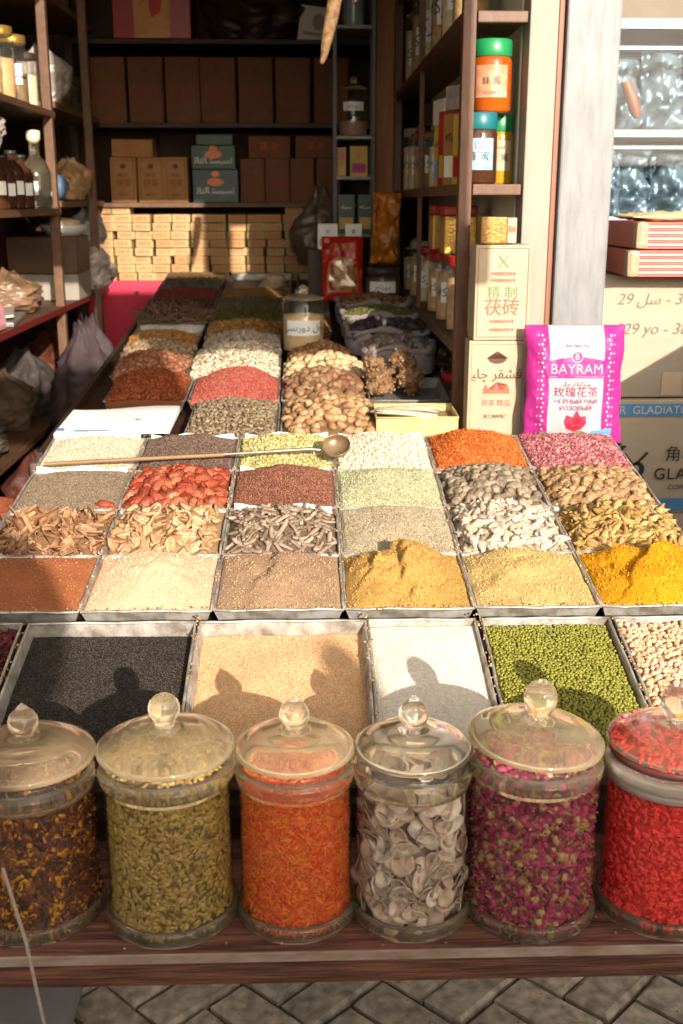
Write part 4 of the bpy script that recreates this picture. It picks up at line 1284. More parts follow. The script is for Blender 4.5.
# countable nuts near the middle
WALNUT = pieces_mat('walnut', [(.26, .13, .065), (.36, .21, .11), (.22, .09, .045), (.44, .29, .17)], source='object', mottle=.4, mscale=110)
FIGM = pieces_mat('pale fig', [(.56, .42, .24), (.66, .52, .32), (.60, .42, .22)], source='object', mottle=.25, mscale=80)
NUTM = pieces_mat('tan date', [(.36, .20, .09), (.46, .28, .14), (.54, .36, .20)], source='object', mottle=.3, mscale=90)
SMALLN = pieces_mat('brown nut', [(.30, .15, .06), (.42, .24, .11), (.36, .19, .075)], source='object', mottle=.3, mscale=90)
for (x0, x1, y0, y1, nm, what, mt, sz, n, lab, kw) in (
        (-.075, .185, 2.85, 3.17, 'tan_date', 'plump tan dates', NUTM, (.017, .012, .0115), 105, 'plump tan date lying between the grey pods and the yellow tin', dict(H=.055)),
        (-.08, .165, 3.20, 3.45, 'walnut', 'brown walnuts', WALNUT, (.016, .0145, .014), 85, 'wrinkled brown walnut lying behind the plump tan dates', dict(H=.050)),
        (-.08, .175, 3.47, 3.66, 'dried_fig', 'pale dried figs', FIGM, (.0165, .016, .013), 64, 'pale round dried fig lying behind the brown walnuts', dict(H=.045)),
        (-.07, .15, 3.66, 3.83, 'brown_nut', 'small brown nuts', SMALLN, (.0125, .0115, .011), 84, 'small brown nut lying in front of the labelled jar', dict(H=.045))):
    w, d = x1 - x0, y1 - y0
    F = C_frame((x0 + x1) / 2, y0)
    tray('metal tray under the ' + what + ' on the back table', F, w, d, .032, METALTRAY, 'metal trays on the back table')
    F = F @ Matrix.Translation((0, -.010, 0))
    hp = Heap(w - .004, d + .012, base=.028, seed=hash(nm) % 50 if False else len(nm) * 3, lump=.004, **kw)
    ps = [proto(nm, *lumpy(ICO2, *sz, .45 if nm == 'walnut' else .28, 2.4 if nm == 'walnut' else 1.5, i), mt) for i in range(8)]
    tm = [lumpy(ICO1, *sz, .3, 1.5, i) for i in range(2)]
    heap_object(nm + '_bed', 'lower layer of ' + what + ' under the loose ones on top', cat := nm.replace('_', ' ') + ' bed', F, hp, surf(nm + ' bed', (.14, .08, .04), rough=.9), (tm, int(n * .8), 0., .5, .15), pieces_mat(nm + ' below', [e.color[:3] for e in [nd for nd in mt.node_tree.nodes if nd.type == 'VALTORGB'][0].color_ramp.elements]), None, 'stuff', 30, 30)
    pieces(ps, lab, nm.replace('_', ' '), what + ' in one tray', F, hp, n, sz[2] * .75, .6)

# nut clusters
CLUST = pieces_mat('nut cluster', [(.20, .10, .045), (.32, .17, .08), (.42, .26, .13), (.15, .07, .03)], mottle=.35)
for i, (x, y, z, r_, lab) in enumerate(((.215, 3.30, zC(3.3) + .028, .036, 'knobbly brown nut cluster at the bottom of the left stack'), (.205, 3.36, zC(3.36) + .058, .030, 'knobbly brown nut cluster on top of the left stack'),
                                     (.305, 3.33, zC(3.33) + .030, .038, 'knobbly brown nut cluster at the bottom of the right stack'), (.290, 3.37, zC(3.37) + .070, .036, 'knobbly brown nut cluster on top of the right stack'))):
    V, T = lumpy(ICO3, r_, r_ * .9, r_ * .85, .9, 1.9, i + 20)
    n = 260
    d = rng.normal(0, 1, (n, 3)); d /= np.linalg.norm(d, axis=1, keepdims=True)
    P = V[rng.integers(0, len(V), n)]
    d = P / np.linalg.norm(P, axis=1, keepdims=True)
    GV, GF = scatter([ell(ICO1, .006, .004, .004)], P, rot_from(d, rng.uniform(0, 6, n), .4), rng.uniform(.7, 1.3, n))
    me = mesh_np('nut_cluster', np.concatenate([V, GV]), np.concatenate([T, GF + len(V)]), True, [CLUST])
    tag(link('nut_cluster', me, None, (x, y, z)), lab, 'nut cluster', 'nut clusters stacked behind the yellow tin')
F = C_frame(.295, 3.20); tray('dark tray under the nut clusters', F, .235, .27, .03, OLDTRAY, 'metal trays on the back table')

# yellow tin with flat sticks
t = thing('yellow_tin', 'open yellow tin box with flat pale sticks, by the tea boxes', 'tin', (.285, 2.93, .996), (R(3), 0, 0))
mb = MB()
w_, d_, h_ = .108, .078, .058
for (lo, hi) in (((-w_, -d_, 0), (w_, d_, .002)), ((-w_, -d_, .002), (w_, -d_ + .002, h_)), ((-w_, d_ - .002, .002), (w_, d_, h_)), ((-w_, -d_ + .002, .002), (-w_ + .002, d_ - .002, h_)), ((w_ - .002, -d_ + .002, .002), (w_, d_ - .002, h_))):
    mb.box(lo, hi)
part('box', mb, TINY, t)
part('rim', MB().tube([(-w_, -d_, h_), (w_, -d_, h_), (w_, d_, h_), (-w_, d_, h_)], .003, 6, closed=True), TINY, t)
part('printed_stripe', MB().box((-w_ + .004, -d_ - .0008, .006), (w_ - .004, -d_ - .0002, .016)), surf('faded red print', (.55, .20, .12), (.65, .45, .22), rough=.4, scale=60), t)
part('filling', MB().box((-w_ + .003, -d_ + .003, .003), (w_ - .003, d_ - .003, .040)), surf('tin shade', (.30, .21, .11), rough=.9), t)
FLATST = pieces_mat('flat pale stick', [(.62, .50, .34), (.74, .64, .48), (.68, .56, .40)], source='object')
fp = [proto('flat_stick', *rod(i + 30, .07, .011, .05, 7, 6, .15, .28), FLATST) for i in range(3)]
for i in range(13):
    o = fp[i % 3].copy(); COL.objects.link(o)
    o.location = (.245 + rnd.uniform(-.015, .055), 2.875 + i * .0095, 1.048 + rnd.uniform(0, .012))
    o.rotation_euler = (rnd.uniform(-.5, .5), rnd.uniform(-.1, .1), rnd.uniform(-.35, .35))
    tag(o, 'flat pale stick lying in the yellow tin', 'stick', 'flat sticks in the yellow tin')

# magazine lying behind the first columns
t = thing('magazine', 'white magazine lying across the trays left of the grey pods', 'magazine', (-.515, 2.955, 1.030), (R(4.5), 0, R(-1)))
V, Fq = [], []
nx = 16
for i in range(nx + 1):
    q = i / nx - .5
    z = .004 * math.sin(q * 5) + .006 * q
    V += [(q * .30, -.115 + .01 * q, z - .014), (q * .30, .12, z - .014), (q * .30, -.115 + .01 * q, z), (q * .30, .12, z)]
for i in range(nx):
    a, b = 4 * i, 4 * i + 4
    Fq += [(a + 2, b + 2, b + 3, a + 3), (a, a + 1, b + 1, b), (a, b, b + 2, a + 2), (a + 1, a + 3, b + 3, b + 1)]
Fq += [(0, 2, 3, 1), (4 * nx, 4 * nx + 1, 4 * nx + 3, 4 * nx + 2)]
part('pages', MB().add(V, Fq), PAPER, t)
part('print', MB().box((-.145, -.112, .0022), (-.125, -.095, .0026)).box((-.1, -.114, .0006), (.08, -.108, .0012)), BLUE, t)
part('print', MB().box((.045, -.02, .0042), (.085, -.012, .0048)).box((.05, -.03, .004), (.085, -.026, .0046)), INKGREY, t)

# labelled jar of beige powder
def fade_jar(label, loc, r_, h_, fillm, fillh, lid=True, lab=None, cat='glass jar', group=None, lw=.9, lidm=None, neck=.0, lh=None, lz=None):
    t = thing('storage_jar', label, cat, loc, group=group)
    z1 = h_ * .80
    part('body', MB().lathe([(.0002, 0), (r_ * .97, 0), (r_, .006), (r_, z1), (r_ * .9, z1 + h_ * .05), (r_ * .86, z1 + h_ * .09)], 36), GLASSCLEAR, t)
    if fillm:
        part('filling', MB().lathe([(.0002, .003), (r_ - .004, .003), (r_ - .003, .01), (r_ - .003, fillh), (.0002, fillh + .008)], 32), fillm, t)
    zl = z1 + h_ * .08
    if lidm:
        part('lid', MB().lathe([(.0002, zl - .002), (r_ * .94, zl - .002), (r_ * .96, zl), (r_ * .96, zl + h_ * .11), (r_ * .9, zl + h_ * .12), (.0002, zl + h_ * .12)], 32), lidm, t)
    elif lid:
        l_ = part('lid', MB().lathe([(.0002, zl - .003), (r_ * .9, zl - .003), (r_ * .98, zl), (r_ * .97, zl + .005), (r_ * .5, zl + h_ * .075), (.012, zl + h_ * .085), (.0002, zl + h_ * .085)], 36), LIDGLASS, t)
        part('knob', MB().lathe([(.0002, zl + h_ * .08), (.01, zl + h_ * .08)] + [(.0002 + .016 * math.sin(R(a)), zl + h_ * .1 + .012 - .016 * math.cos(R(a))) for a in (45, 70, 90, 110, 140, 179)], 20), LIDGLASS, l_)
    if lab:
        zc = lz if lz is not None else h_ * .42
        hh = (lh if lh is not None else h_ * .30) / 2
        V, Fq = [], []
        a0 = -math.pi / 2 + math.atan2(-loc[0], loc[1])
        n = 12
        for i in range(n + 1):
            a = a0 + (i / n - .5) * 2 * lw
            V += [((r_ + .001) * math.cos(a), (r_ + .001) * math.sin(a), zc - hh), ((r_ + .001) * math.cos(a), (r_ + .001) * math.sin(a), zc + hh)]
        for i in range(n):
            Fq.append((2 * i, 2 * i + 2, 2 * i + 3, 2 * i + 1))
        part('paper_label', MB().add(V, Fq), PAPER, t)
        if isinstance(lab, str):
            me = text_mesh(lab, hh * 1.25, .0001)
            me.materials.append(INKBLACK)
            for v in me.vertices:
                a = a0 + v.co.x / r_
                v.co = Vector(((r_ + .0018) * math.cos(a), (r_ + .0018) * math.sin(a), zc + v.co.y))
            link('lettering', me, t)
    return t
UY = arabic('\uFE91\uFEEA\uFEDD \uFEA9\uFEED\uFEAD\uFBE8\uFEB4\uFEF0')
UY2 = arabic('\uFEA9\uFEED\uFEAD\uFEDF\uFEEA\uFEAD')
UY3 = arabic('\uFEB3\uFBE9\uFEAE\uFEDB\uFEEA')
PWD = granular('beige powder', [(.56, .38, .20), (.64, .45, .25), (.70, .50, .30)], 500, bump=.3)
fade_jar('glass jar of beige powder with a white handwritten label on the nuts', (-.018, 3.92, zC(3.92) - .012), .074, .205, PWD, .125, True, UY, lw=.86, lh=.052, lz=.085)
fade_jar('dark glass jar with a white handwritten label under the orange bag', (.31, 4.66, zC(4.66) - .01), .073, .175, surf('dark dried roots', (.16, .085, .04), (.07, .03, .015), scale=50, rough=.8), .13, False, UY2, lw=.8, lidm=surf('dark lid', (.05, .04, .035), rough=.4), lh=.045, lz=.10)

# sacks with rolled edges, right of the middle
def sack(label, x0, x1, y0, y1, z, what, cols, tm, n, bc, flab):
    cx, cy, hx, hy = (x0 + x1) / 2, (y0 + y1) / 2, (x1 - x0) / 2, (y1 - y0) / 2
    t = thing('open_sack', label, 'sack', (cx, cy, z), group='rolled-edge sacks on the back table')
    ring = []
    for i in range(40):
        a = 2 * math.pi * i / 40
        c_, s_ = math.cos(a), math.sin(a)
        rr = 1 / (abs(c_) ** 4 + abs(s_) ** 4) ** .25
        ring.append((hx * c_ * rr * (1 + rnd.uniform(-.03, .03)), hy * s_ * rr * (1 + rnd.uniform(-.04, .04))))
    V, Fq = [], []
    for (k, zz) in ((1.0, -.03), (1.04, .02), (1.0, .055)):
        V += [(x * k, y * k, zz) for x, y in ring]
    for q in range(2):
        for i in range(40):
            j = (i + 1) % 40
            Fq.append((q * 40 + i, q * 40 + j, q * 40 + 40 + j, q * 40 + 40 + i))
    part('cloth', MB().add(V, Fq, smooth=True), SACK, t)
    pts = [(x * 1.0, y, .050 + .009 * math.sin(i * .7) + rnd.uniform(-.003, .003)) for i, (x, y) in enumerate(ring)]
    part('rolled_edge', MB().tube(pts, [.011 + .004 * math.sin(i * 1.1) + rnd.uniform(-.0015, .0015) for i in range(40)], 8, closed=True), SACK, t)
    hp = Heap(hx * 2 - .02, hy * 2 - .02, base=.046, H=.030, lump=.005, seed=n)
    heap_object(what.replace(' ', '_') + '_heap', flab, what, Matrix.Translation((cx, y0 + .005, z)), hp, bedof(what + ' sack bed', bc), (tm, n, .005, .5, .25), isl(what + ' in sack', cols), 'contents of the rolled-edge sacks', 'stuff', 26, 26)
sack('grey sack with rolled edge holding brown pods, farthest back', .115, .40, 4.28, 4.55, 1.165, 'brown pods', [(.34, .17, .08), (.48, .27, .13), (.24, .11, .05)], [lumpy(ICO1, .022, .007, .006, .4, 1.5, 3)], 260, (.06, .03, .015), 'long brown pods filling the farthest rolled-edge sack')
sack('grey sack with rolled edge holding green seeds', .125, .41, 4.03, 4.25, 1.145, 'green seeds', [(.16, .17, .04), (.26, .26, .07), (.20, .15, .05)], [ell(ICO1, .008, .003, .003)], 900, (.07, .07, .02), 'dull green seeds filling the middle rolled-edge sack')
sack('grey sack with rolled edge holding dark dried plums', .135, .42, 3.79, 4.00, 1.115, 'dark plums', [(.06, .04, .045), (.10, .065, .065), (.14, .10, .10)], [lumpy(ICO1, .022, .02, .012, .3, 1.5, 3)], 90, (.03, .02, .02), 'dark dried plums filling the nearer rolled-edge sack')
sack('grey sack with rolled edge holding pale dried fruit, nearest of the sacks', .18, .41, 3.56, 3.76, 1.085, 'pale fruit', [(.30, .23, .19), (.40, .32, .27), (.24, .17, .14)], [lumpy(ICO1, .019, .017, .011, .3, 1.5, 5)], 90, (.08, .05, .04), 'pale brown dried fruit filling the nearest rolled-edge sack')

# pillow-shaped packets
def pillow_y(x, z, w, h, t, wr=.0):
    u, v = abs(x) / (w / 2), abs(z - h / 2) / (h / 2)
    u, v = min(1, u), min(1, v)
    y = t * (1 - u ** 3) ** .8 * (1 - v ** 4) ** .7
    k = 1 + 2.6 * max(0., min(1., (u - .5) * 3))
    cr = mnoise.noise(Vector((x * 28, z * 22, t * 40))) - .7 * abs(mnoise.noise(Vector((x * 47 + 3, z * 39, t * 40))))
    return y + wr * k * cr * (1 - u ** 6) * (1 - v ** 8)
def pillow(w, h, t, nx=22, nz=28, wr=.004, mi=None, edge=.0015, narrow=.0):
    V, Fq, M_ = [], [], []
    for s in (-1, 1):
        for j in range(nz + 1):
            for i in range(nx + 1):
                x, z = (i / nx - .5) * w, j / nz * h
                y = pillow_y(x, z, w, h, t, wr)
                wob = narrow * math.sin(math.pi * j / nz) * (1 if i in (0, nx) else abs(x) / (w / 2))
                V.append((x * (1 - wob) + .002 * math.sin(z * 60) * (abs(x) / (w / 2)), s * (y + edge), z))
    n = (nx + 1) * (nz + 1)
    for s in (0, 1):
        for j in range(nz):
            for i in range(nx):
                a = s * n + j * (nx + 1) + i
                q = (a, a + 1, a + nx + 2, a + nx + 1)
                Fq.append(q if s == 0 else q[::-1])
                M_.append(mi((i + .5) / nx - .5, (j + .5) / nz) if mi else 0)
    def e(a, b):
        Fq.append((a, n + a, n + b, b)); M_.append(mi(.49, .5) if mi else 0)
    for j in range(nz):
        e(j * (nx + 1), (j + 1) * (nx + 1)); e((j + 1) * (nx + 1) + nx, j * (nx + 1) + nx)
    for i in range(nx):
        e(i + 1, i); e(nz * (nx + 1) + i, nz * (nx + 1) + i + 1)
    mb = MB()
    mb.v, mb.f, mb.m, mb.sm = V, Fq, M_, [True] * len(Fq)
    return mb

# the big pink and white tea bag
bw_, bh_, bt_ = .258, .305, .040
tb2 = thing('tea_bag', 'tall pink and white bag of rose tea standing behind the petals', 'tea bag', (.683, 2.80, .990), (R(-4), 0, R(-2)))
part('pouch', pillow(bw_, bh_, bt_, 80, 96, .003, lambda u, v: 1 if -.27 < u < .27 else 0, narrow=.05), (MAGENTA, BAGWHITE), tb2)
def bagf(off):
    return lambda x, z: -(pillow_y(x, z, bw_, bh_, bt_, .003) + .0022 + off)
def flat_print(polys, mat, off, parent=None, f=None, sub=6):
    mb = MB()
    for poly in polys:
        bm = bmesh.new()
        vs = [bm.verts.new((x, 0, z)) for x, z in poly]
        bm.faces.new(vs)
        bmesh.ops.triangulate(bm, faces=bm.faces[:])
        bmesh.ops.subdivide_edges(bm, edges=bm.edges[:], cuts=sub, use_grid_fill=True)
        bmesh.ops.triangulate(bm, faces=bm.faces[:])
        bm.verts.index_update()
        V = [((v.co.x, f(v.co.x, v.co.z) - off, v.co.z) if f else (v.co.x, -off, v.co.z)) for v in bm.verts]
        Fq = [[v.index for v in fc.verts] for fc in bm.faces]
        bm.free()
        mb.add(V, Fq)
    return mb
def ellp(cx, cz, rx, rz, n=20, a0=0, a1=2 * math.pi):
    return [(cx + rx * math.cos(a0 + (a1 - a0) * i / n), cz + rz * math.sin(a0 + (a1 - a0) * i / n)) for i in range(n)]
BF = bagf(0)
def bp(name, polys, mat, off, sub=14):
    return part(name, flat_print(polys, mat, off, f=BF, sub=sub), mat, tb2)
bp('banner', [[(-.076, .172), (.076, .172), (.080, .180), (.080, .214), (.04, .222), (0, .228), (-.04, .222), (-.080, .214), (-.080, .180)]], MAGENTA, .0010)
bp('badge', [ellp(0, .226, .015, .015)], BAGWHITE, .0016, 1)
bp('badge', [ellp(0, .226, .0125, .0125)], MAGENTA, .0022, 1)
text('B', .022, BAGWHITE, tb2, (0, 0, .226), warp=bagf(.0030), bold=.0003)
text('BAYRAM', .0355, BAGWHITE, tb2, (0, 0, .194), warp=bagf(.0020), sx=.98, bold=.0004)
bp('banner_line', [[(-.070, .1755), (.070, .1755), (.070, .1765), (-.070, .1765)]], BAGWHITE, .0017, 1)
text('Rose Black Tea', .0095, INKMAROON, tb2, (0, 0, .254), warp=bagf(.0012))
text(arabic('\uFEED\uFBE9\uFEAF\uFEDF\uFBE9\uFEDA \uFB7C\uFE8E\uFBFF'), .017, INKGREY, tb2, (0, 0, .157), warp=bagf(.0012))
text('\u73ab\u7470\u82b1\u8336', .0285, INKMAROON, tb2, (0, 0, .135), warp=bagf(.0012), bold=.0003)
text('\u0427\u0415\u0420\u041d\u042b\u0419 \u0427\u0410\u0419', .0165, INKMAROON, tb2, (0, 0, .112), warp=bagf(.0022))
text('\u0420\u041e\u0417\u041e\u0412\u042b\u0419', .0165, INKMAROON, tb2, (0, 0, .095), warp=bagf(.0022))
ROSE1 = surf('rose print red', (.68, .03, .07), (.50, .015, .04), rough=.4, scale=60)
ROSE2 = surf('rose print dark', (.42, .01, .03), rough=.4)
bp('rose_print', [[(-.028, .060), (-.022, .078), (-.006, .072), (.004, .090), (.014, .074), (.028, .076), (.030, .056), (.018, .040), (0, .034), (-.020, .042)]], ROSE1, .0012)
bp('rose_shade', [ellp(.003, .064, .011, .009), [(-.022, .052), (-.002, .044), (.016, .048), (0, .040)]], ROSE2, .0018, 1)
bp('leaf_print', [[(.0, .036), (.008, .026), (.022, .022), (.034, .030), (.020, .036)], [(-.002, .036), (.003, .036), (.008, .004), (.004, .004)], [(.006, .018), (.026, .006), (.032, .012)]], INKGREEN, .0010, 1)
bp('blue_strip', [[(.045, .018), (.098, .024), (.098, .042), (.045, .036)]], BLUE, .0012, 1)
text(arabic('\uFEB3\uFE8E\uFEAD'), .012, BAGWHITE, tb2, (.072, 0, .030), warp=bagf(.0020))
bp('green_seal', [ellp(-.078, .020, .014, .014)], INKGREEN, .0012, 1)
bp('green_seal', [ellp(-.078, .020, .009, .009)], YELLOW, .0018, 1)
for sx in (-1, 1):
    dots = []
    for k in range(22):
        dots.append(ellp(sx * (.083 + .004 * (k % 2)), .04 + k * .0114, .0032, .0032, 8))
        if k % 2:
            dots.append(ellp(sx * .096, .04 + k * .0114, .0022, .0022, 8))
    bp('lace_print', dots, BAGWHITE, .0010, 0)

# ================================================================== TEA BOXES by the cabinet
def frame_poly(x0, z0, x1, z1, t):
    return [[(x0, z0), (x1, z0), (x1, z0 + t), (x0, z0 + t)], [(x0, z1 - t), (x1, z1 - t), (x1, z1), (x0, z1)], [(x0, z0 + t), (x0 + t, z0 + t), (x0 + t, z1 - t), (x0, z1 - t)], [(x1 - t, z0 + t), (x1, z0 + t), (x1, z1 - t), (x1 - t, z1 - t)]]
FADERED = surf('faded red ink', (.42, .11, .06), (.34, .085, .05), rough=.6)
FADEGREEN = surf('faded green ink', (.14, .24, .09), (.11, .20, .07), rough=.6)
def tea_box(label, loc, w, d, h, rot=0, kind=0):
    t = thing('tea_box', label, 'tea box', loc, (0, 0, rot), 'cream tea boxes stacked by the cabinet')
    part('carton', MB().box((-w / 2, -d, 0), (w / 2, 0, h), bev=.003, jitter=.001), CREAMBOX, t)
    y = -d - .0016
    edge = FADERED if kind == 0 else FADEGREEN
    part('border_print', flat_print(frame_poly(-w / 2 + .007, .008, w / 2 - .007, h - .008, .0018), edge, -y, sub=0), edge, t)
    if kind == 0:
        text('X', .042, FADEGREEN, t, (0, y, h * .82), bold=.0003)
        text('\u7cbe \u5236', .034, FADEGREEN, t, (0, y, h * .50), sx=1.05)
        text('\u832f\u7816', .047, FADERED, t, (0, y, h * .34), bold=.0003)
        for zz in (.70, .63, .2, .11):
            text('\u4e2d\u56fd\u7cbe\u5236\u832f\u7816\u8336', .0095, edge, t, (0, y, h * zz))
    else:
        part('emblem', flat_print([ellp(0, h * .82, .024, .013, 16), [(-.03, h * .82), (0, h * .90), (.03, h * .82)]], INKBR, -y, sub=0), INKBR, t)
        text(arabic('\uFED7\uFEB8\uFED8\uFEAE \uFB7C\uFE8E\uFBFF'), .036, INKBR, t, (0, y, h * .66))
        part('mosque_print', flat_print([[(-.035, h * .46), (-.035, h * .50), (-.028, h * .56), (-.02, h * .50), (-.008, h * .50), (0, h * .58), (.008, h * .50), (.02, h * .50), (.028, h * .56), (.035, h * .50), (.035, h * .46)]], FADERED, -y, sub=0), FADERED, t)
        text('\u832f\u8336 \u7cbe\u54c1', .018, FADERED, t, (0, y, h * .36))
        text('\u6d59\u6c5f\u6e56\u5dde\u8336\u5382', .011, INKBR, t, (0, y, h * .22))
    return t
tea_box('cream tea box with a green X and red characters, upper of two', (.498, 2.952, 1.250), .145, .085, .242, R(1.5), 0)
tea_box('cream tea box with a brown emblem and green border, lower of two', (.495, 2.958, .992), .150, .09, .256, R(-1), 1)
t = thing('golden_tin', 'small golden box on top of the cream tea boxes', 'tin', (.475, 2.94, 1.4935))
part('box', MB().box((-.034, -.06, 0), (.034, 0, .067), bev=.004), surf('dull gold card', (.30, .17, .03), (.18, .09, .015), rough=.4, metal=.3, scale=60, bump=.4), t)
part('pale_side', MB().box((.0345, -.058, .002), (.058, -.004, .065), bev=.002), CREAMBOX, t)
text('\u8336\u7816', .018, INKRED, t, (.046, -.0595, .035), rot=(math.pi / 2, 0, 0), sx=.6)

# ================================================================== CABINET, FRAME POST, STEEL PILLAR
cab = thing('display_cabinet', 'brown wooden display cabinet full of jars, right side of the shop', 'cabinet', (0, 0, 0))
CX0, CX1, CY0, CY1 = .397, .565, 3.0, 5.3
for (x, y) in ((CX0, CY0), (CX0, CY1 - .04)):
    part('post', MB().box((x, y, 0), (x + .034, y + .04, 2.66), bev=.003), REDWOOD, cab)
part('post', MB().box((CX0, 4.1, .0), (CX0 + .016, 4.12, 2.66), bev=.002), SHELFWOOD, cab)
for z in (.86, 1.22, 1.64, 2.06, 2.46):
    part('shelf', MB().box((CX0 + .004, CY0 + .043, z - .020), (CX1 - .003, CY1 - .043, z), bev=.002), SHELFWOOD, cab)
    part('shelf_rail', MB().box((CX0 + .037, CY0 + .002, z - .026), (CX1 - .003, CY0 + .040, z + .002), bev=.003), REDWOOD, cab)
    part('shelf_rail', MB().box((CX0 + .001, CY0 + .042, z - .026), (CX0 + .0035, CY1 - .042, z + .003)), REDWOOD, cab)
part('back_panel', MB().box((CX1, CY0 + .11, 0), (CX1 + .01, CY1, 2.66)), PALEBACK, cab)
part('sun_gap_board', MB().box((CX0 + .001, CY0 + .005, 2.4625), (CX1 - .001, CY0 + .03, 3.14)), REDWOOD, cab)  # added above the view to stop sun leaking over the cabinet
part('far_panel', MB().box((.315, CY1 + .002, 0), (.396, CY1 + .03, 2.66), bev=.003), surf('orange brown board', (.42, .19, .07), (.30, .12, .04), rough=.6, scale=5, stretch=(6, 6, .7)), cab)
tag(part('door_frame', MB().box((.567, 3.0, 0), (.640, 3.10, 3.14), bev=.004), CREAM, None), 'cream painted door frame post beside the cabinet', 'door post')
tag(part('frame_strip', MB().box((.6415, 3.005, 0), (.657, 3.09, 3.14), bev=.002), RUST, None), 'thin brown strip between the cream post and steel pillar', 'strip')
pl = MB().box((.6585, 2.985, 0), (.797, 3.12, 3.14), bev=.006)
tag(part('steel_pillar', pl, STEEL, None), 'scuffed grey steel pillar standing behind the pink tea bag', 'pillar')
tag(part('side_wall', MB().box((.799, 3.13, 0), (.8145, 3.745, 2.66)), BEIGEWALL, None), 'short beige wall behind the steel pillar', 'wall')

LABW = PAPER
TEALPLAST = surf('teal plastic lid', (.008, .13, .15), (.006, .10, .12), rough=.35)
def honey(label, loc, r_, h_, hm, labm, words_, txtm, cap_m=None):
    t = thing('honey_jar', label, 'honey jar', loc, group='honey jars on the cabinet shelf')
    part('jar', MB().lathe([(.0002, 0), (r_ * .9, 0), (r_, .008), (r_, h_ * .70), (r_ * .94, h_ * .745), (r_ * .9, h_ * .77)], 32), hm, t)
    cap = []
    part('lid', MB().lathe([(.0002, h_ * .765), (r_ * .95, h_ * .765), (r_ * .97, h_ * .775), (r_ * .97, h_ * .985), (r_ * .92, h_), (.0002, h_)], 40), cap_m or GREENPLAST, t)
    a0 = -math.pi / 2 + math.atan2(-loc[0], loc[1])
    V, Fq = [], []
    for i in range(13):
        a = a0 + (i / 12 - .5) * 1.7
        V += [((r_ + .0012) * math.cos(a), (r_ + .0012) * math.sin(a), h_ * .20), ((r_ + .0012) * math.cos(a), (r_ + .0012) * math.sin(a), h_ * .64)]
    for i in range(12):
        Fq.append((2 * i, 2 * i + 2, 2 * i + 3, 2 * i + 1))
    part('paper_label', MB().add(V, Fq), labm, t)
    for wd, sz, zz, tm_ in words_:
        me = text_mesh(wd, sz, .0001)
        me.materials.append(tm_)
        for v in me.vertices:
            a = a0 + v.co.x / r_
            v.co = Vector(((r_ + .0018) * math.cos(a), (r_ + .0018) * math.sin(a), h_ * zz + v.co.y))
        link('lettering', me, t)
    return t
LAB1 = surf('orange white label', (.55, .38, .26), (.48, .14, .05), rough=.4, scale=12)
LAB2 = surf('sky blue label', (.05, .25, .44), (.36, .45, .50), rough=.4, scale=16)
LAB3 = surf('brown green label', (.45, .36, .25), (.30, .26, .16), rough=.4, scale=18)
honey('amber honey jar with a green lid standing on the two lower jars', (.488, 3.09, 1.8235), .0525, .180, HONEY1, LAB1, (('\u8702 \u871c', .022, .42, INKBLACK), ('HONEY', .013, .26, INKMAROON)), INKBLACK)
honey('dark honey jar with a teal lid and sky blue label under the amber jar', (.4555, 3.06, 1.642), .0485, .180, HONEY2, LAB2, ((arabic('\uFECB\uFEB4\uFEDE'), .02, .53, INKRED), ('\u8702 \u871c', .026, .38, INKBLACK)), INKBLACK, TEALPLAST)
honey('yellow honey jar with a brown label under the amber jar', (.525, 3.150, 1.642), .0385, .180, HONEY3, LAB3, ((arabic('\uFECB\uFEB4\uFEDE'), .018, .55, INKRED), ('\u8702 \u871c', .024, .38, INKBLACK)), INKBLACK)

# things on the cabinet shelves (far to near)
ROOTS = surf('mixed roots', (.64, .42, .20), (.34, .18, .07), scale=45, rough=.8)
PALER = surf('pale roots', (.78, .64, .42), (.56, .43, .24), scale=40, rough=.8)
DARKR = surf('dark herbs', (.26, .16, .08), (.11, .06, .03), scale=50, rough=.8)
cabjars = [
    # y, z, r, h, fill, lab, lid, label
    (5.05, 1.641, .050, .26, PALER, UY3, CREAM, 'tall clear jar of pale roots at the far end of the middle cabinet shelf'),
    (4.80, 1.641, .050, .24, PALER, UY3, None, 'clear jar of pale roots next to the far jar on the middle cabinet shelf'),
    (4.52, 1.641, .052, .22, ROOTS, UY3, REDPLAST, 'jar of brown roots with a red lid on the middle cabinet shelf'),
    (4.27, 1.641, .050, .21, DARKR, UY3, None, 'jar of dark herbs behind the thin cabinet post'),
    (3.80, 1.641, .048, .19, ROOTS, UY3, CREAM, 'jar of brown roots with a cream lid behind the red packet'),
    (5.0, 2.061, .052, .32, PALER, UY3, None, 'tall jar of pale roots at the far end of the upper cabinet shelf'),
    (4.70, 2.061, .052, .34, ROOTS, UY3, None, 'tall jar of brown roots on the upper cabinet shelf'),
    (4.38, 2.061, .054, .36, PALER, UY3, None, 'tall labelled jar next to the thin post on the upper cabinet shelf'),
    (3.95, 2.061, .054, .36, ROOTS, UY3, None, 'tall jar of brown roots nearest on the upper cabinet shelf'),
    (3.95, 1.221, .050, .21, ROOTS, UY3, REDPLAST, 'clear jar with a red lid, far one on the low cabinet shelf'),
    (3.66, 1.221, .052, .22, ROOTS, UY3, REDPLAST, 'clear jar with a red lid, middle one on the low cabinet shelf'),
    (3.36, 1.221, .054, .22, ROOTS, None, REDPLAST, 'clear jar with a red lid, near one on the low cabinet shelf'),
    (3.45, .861, .054, .22, DARKR, None, REDPLAST, 'dark jar with a red lid on the lowest cabinet shelf'),
    (3.85, .861, .054, .22, DARKR, None, None, 'dark jar at the far side of the lowest cabinet shelf'),
]
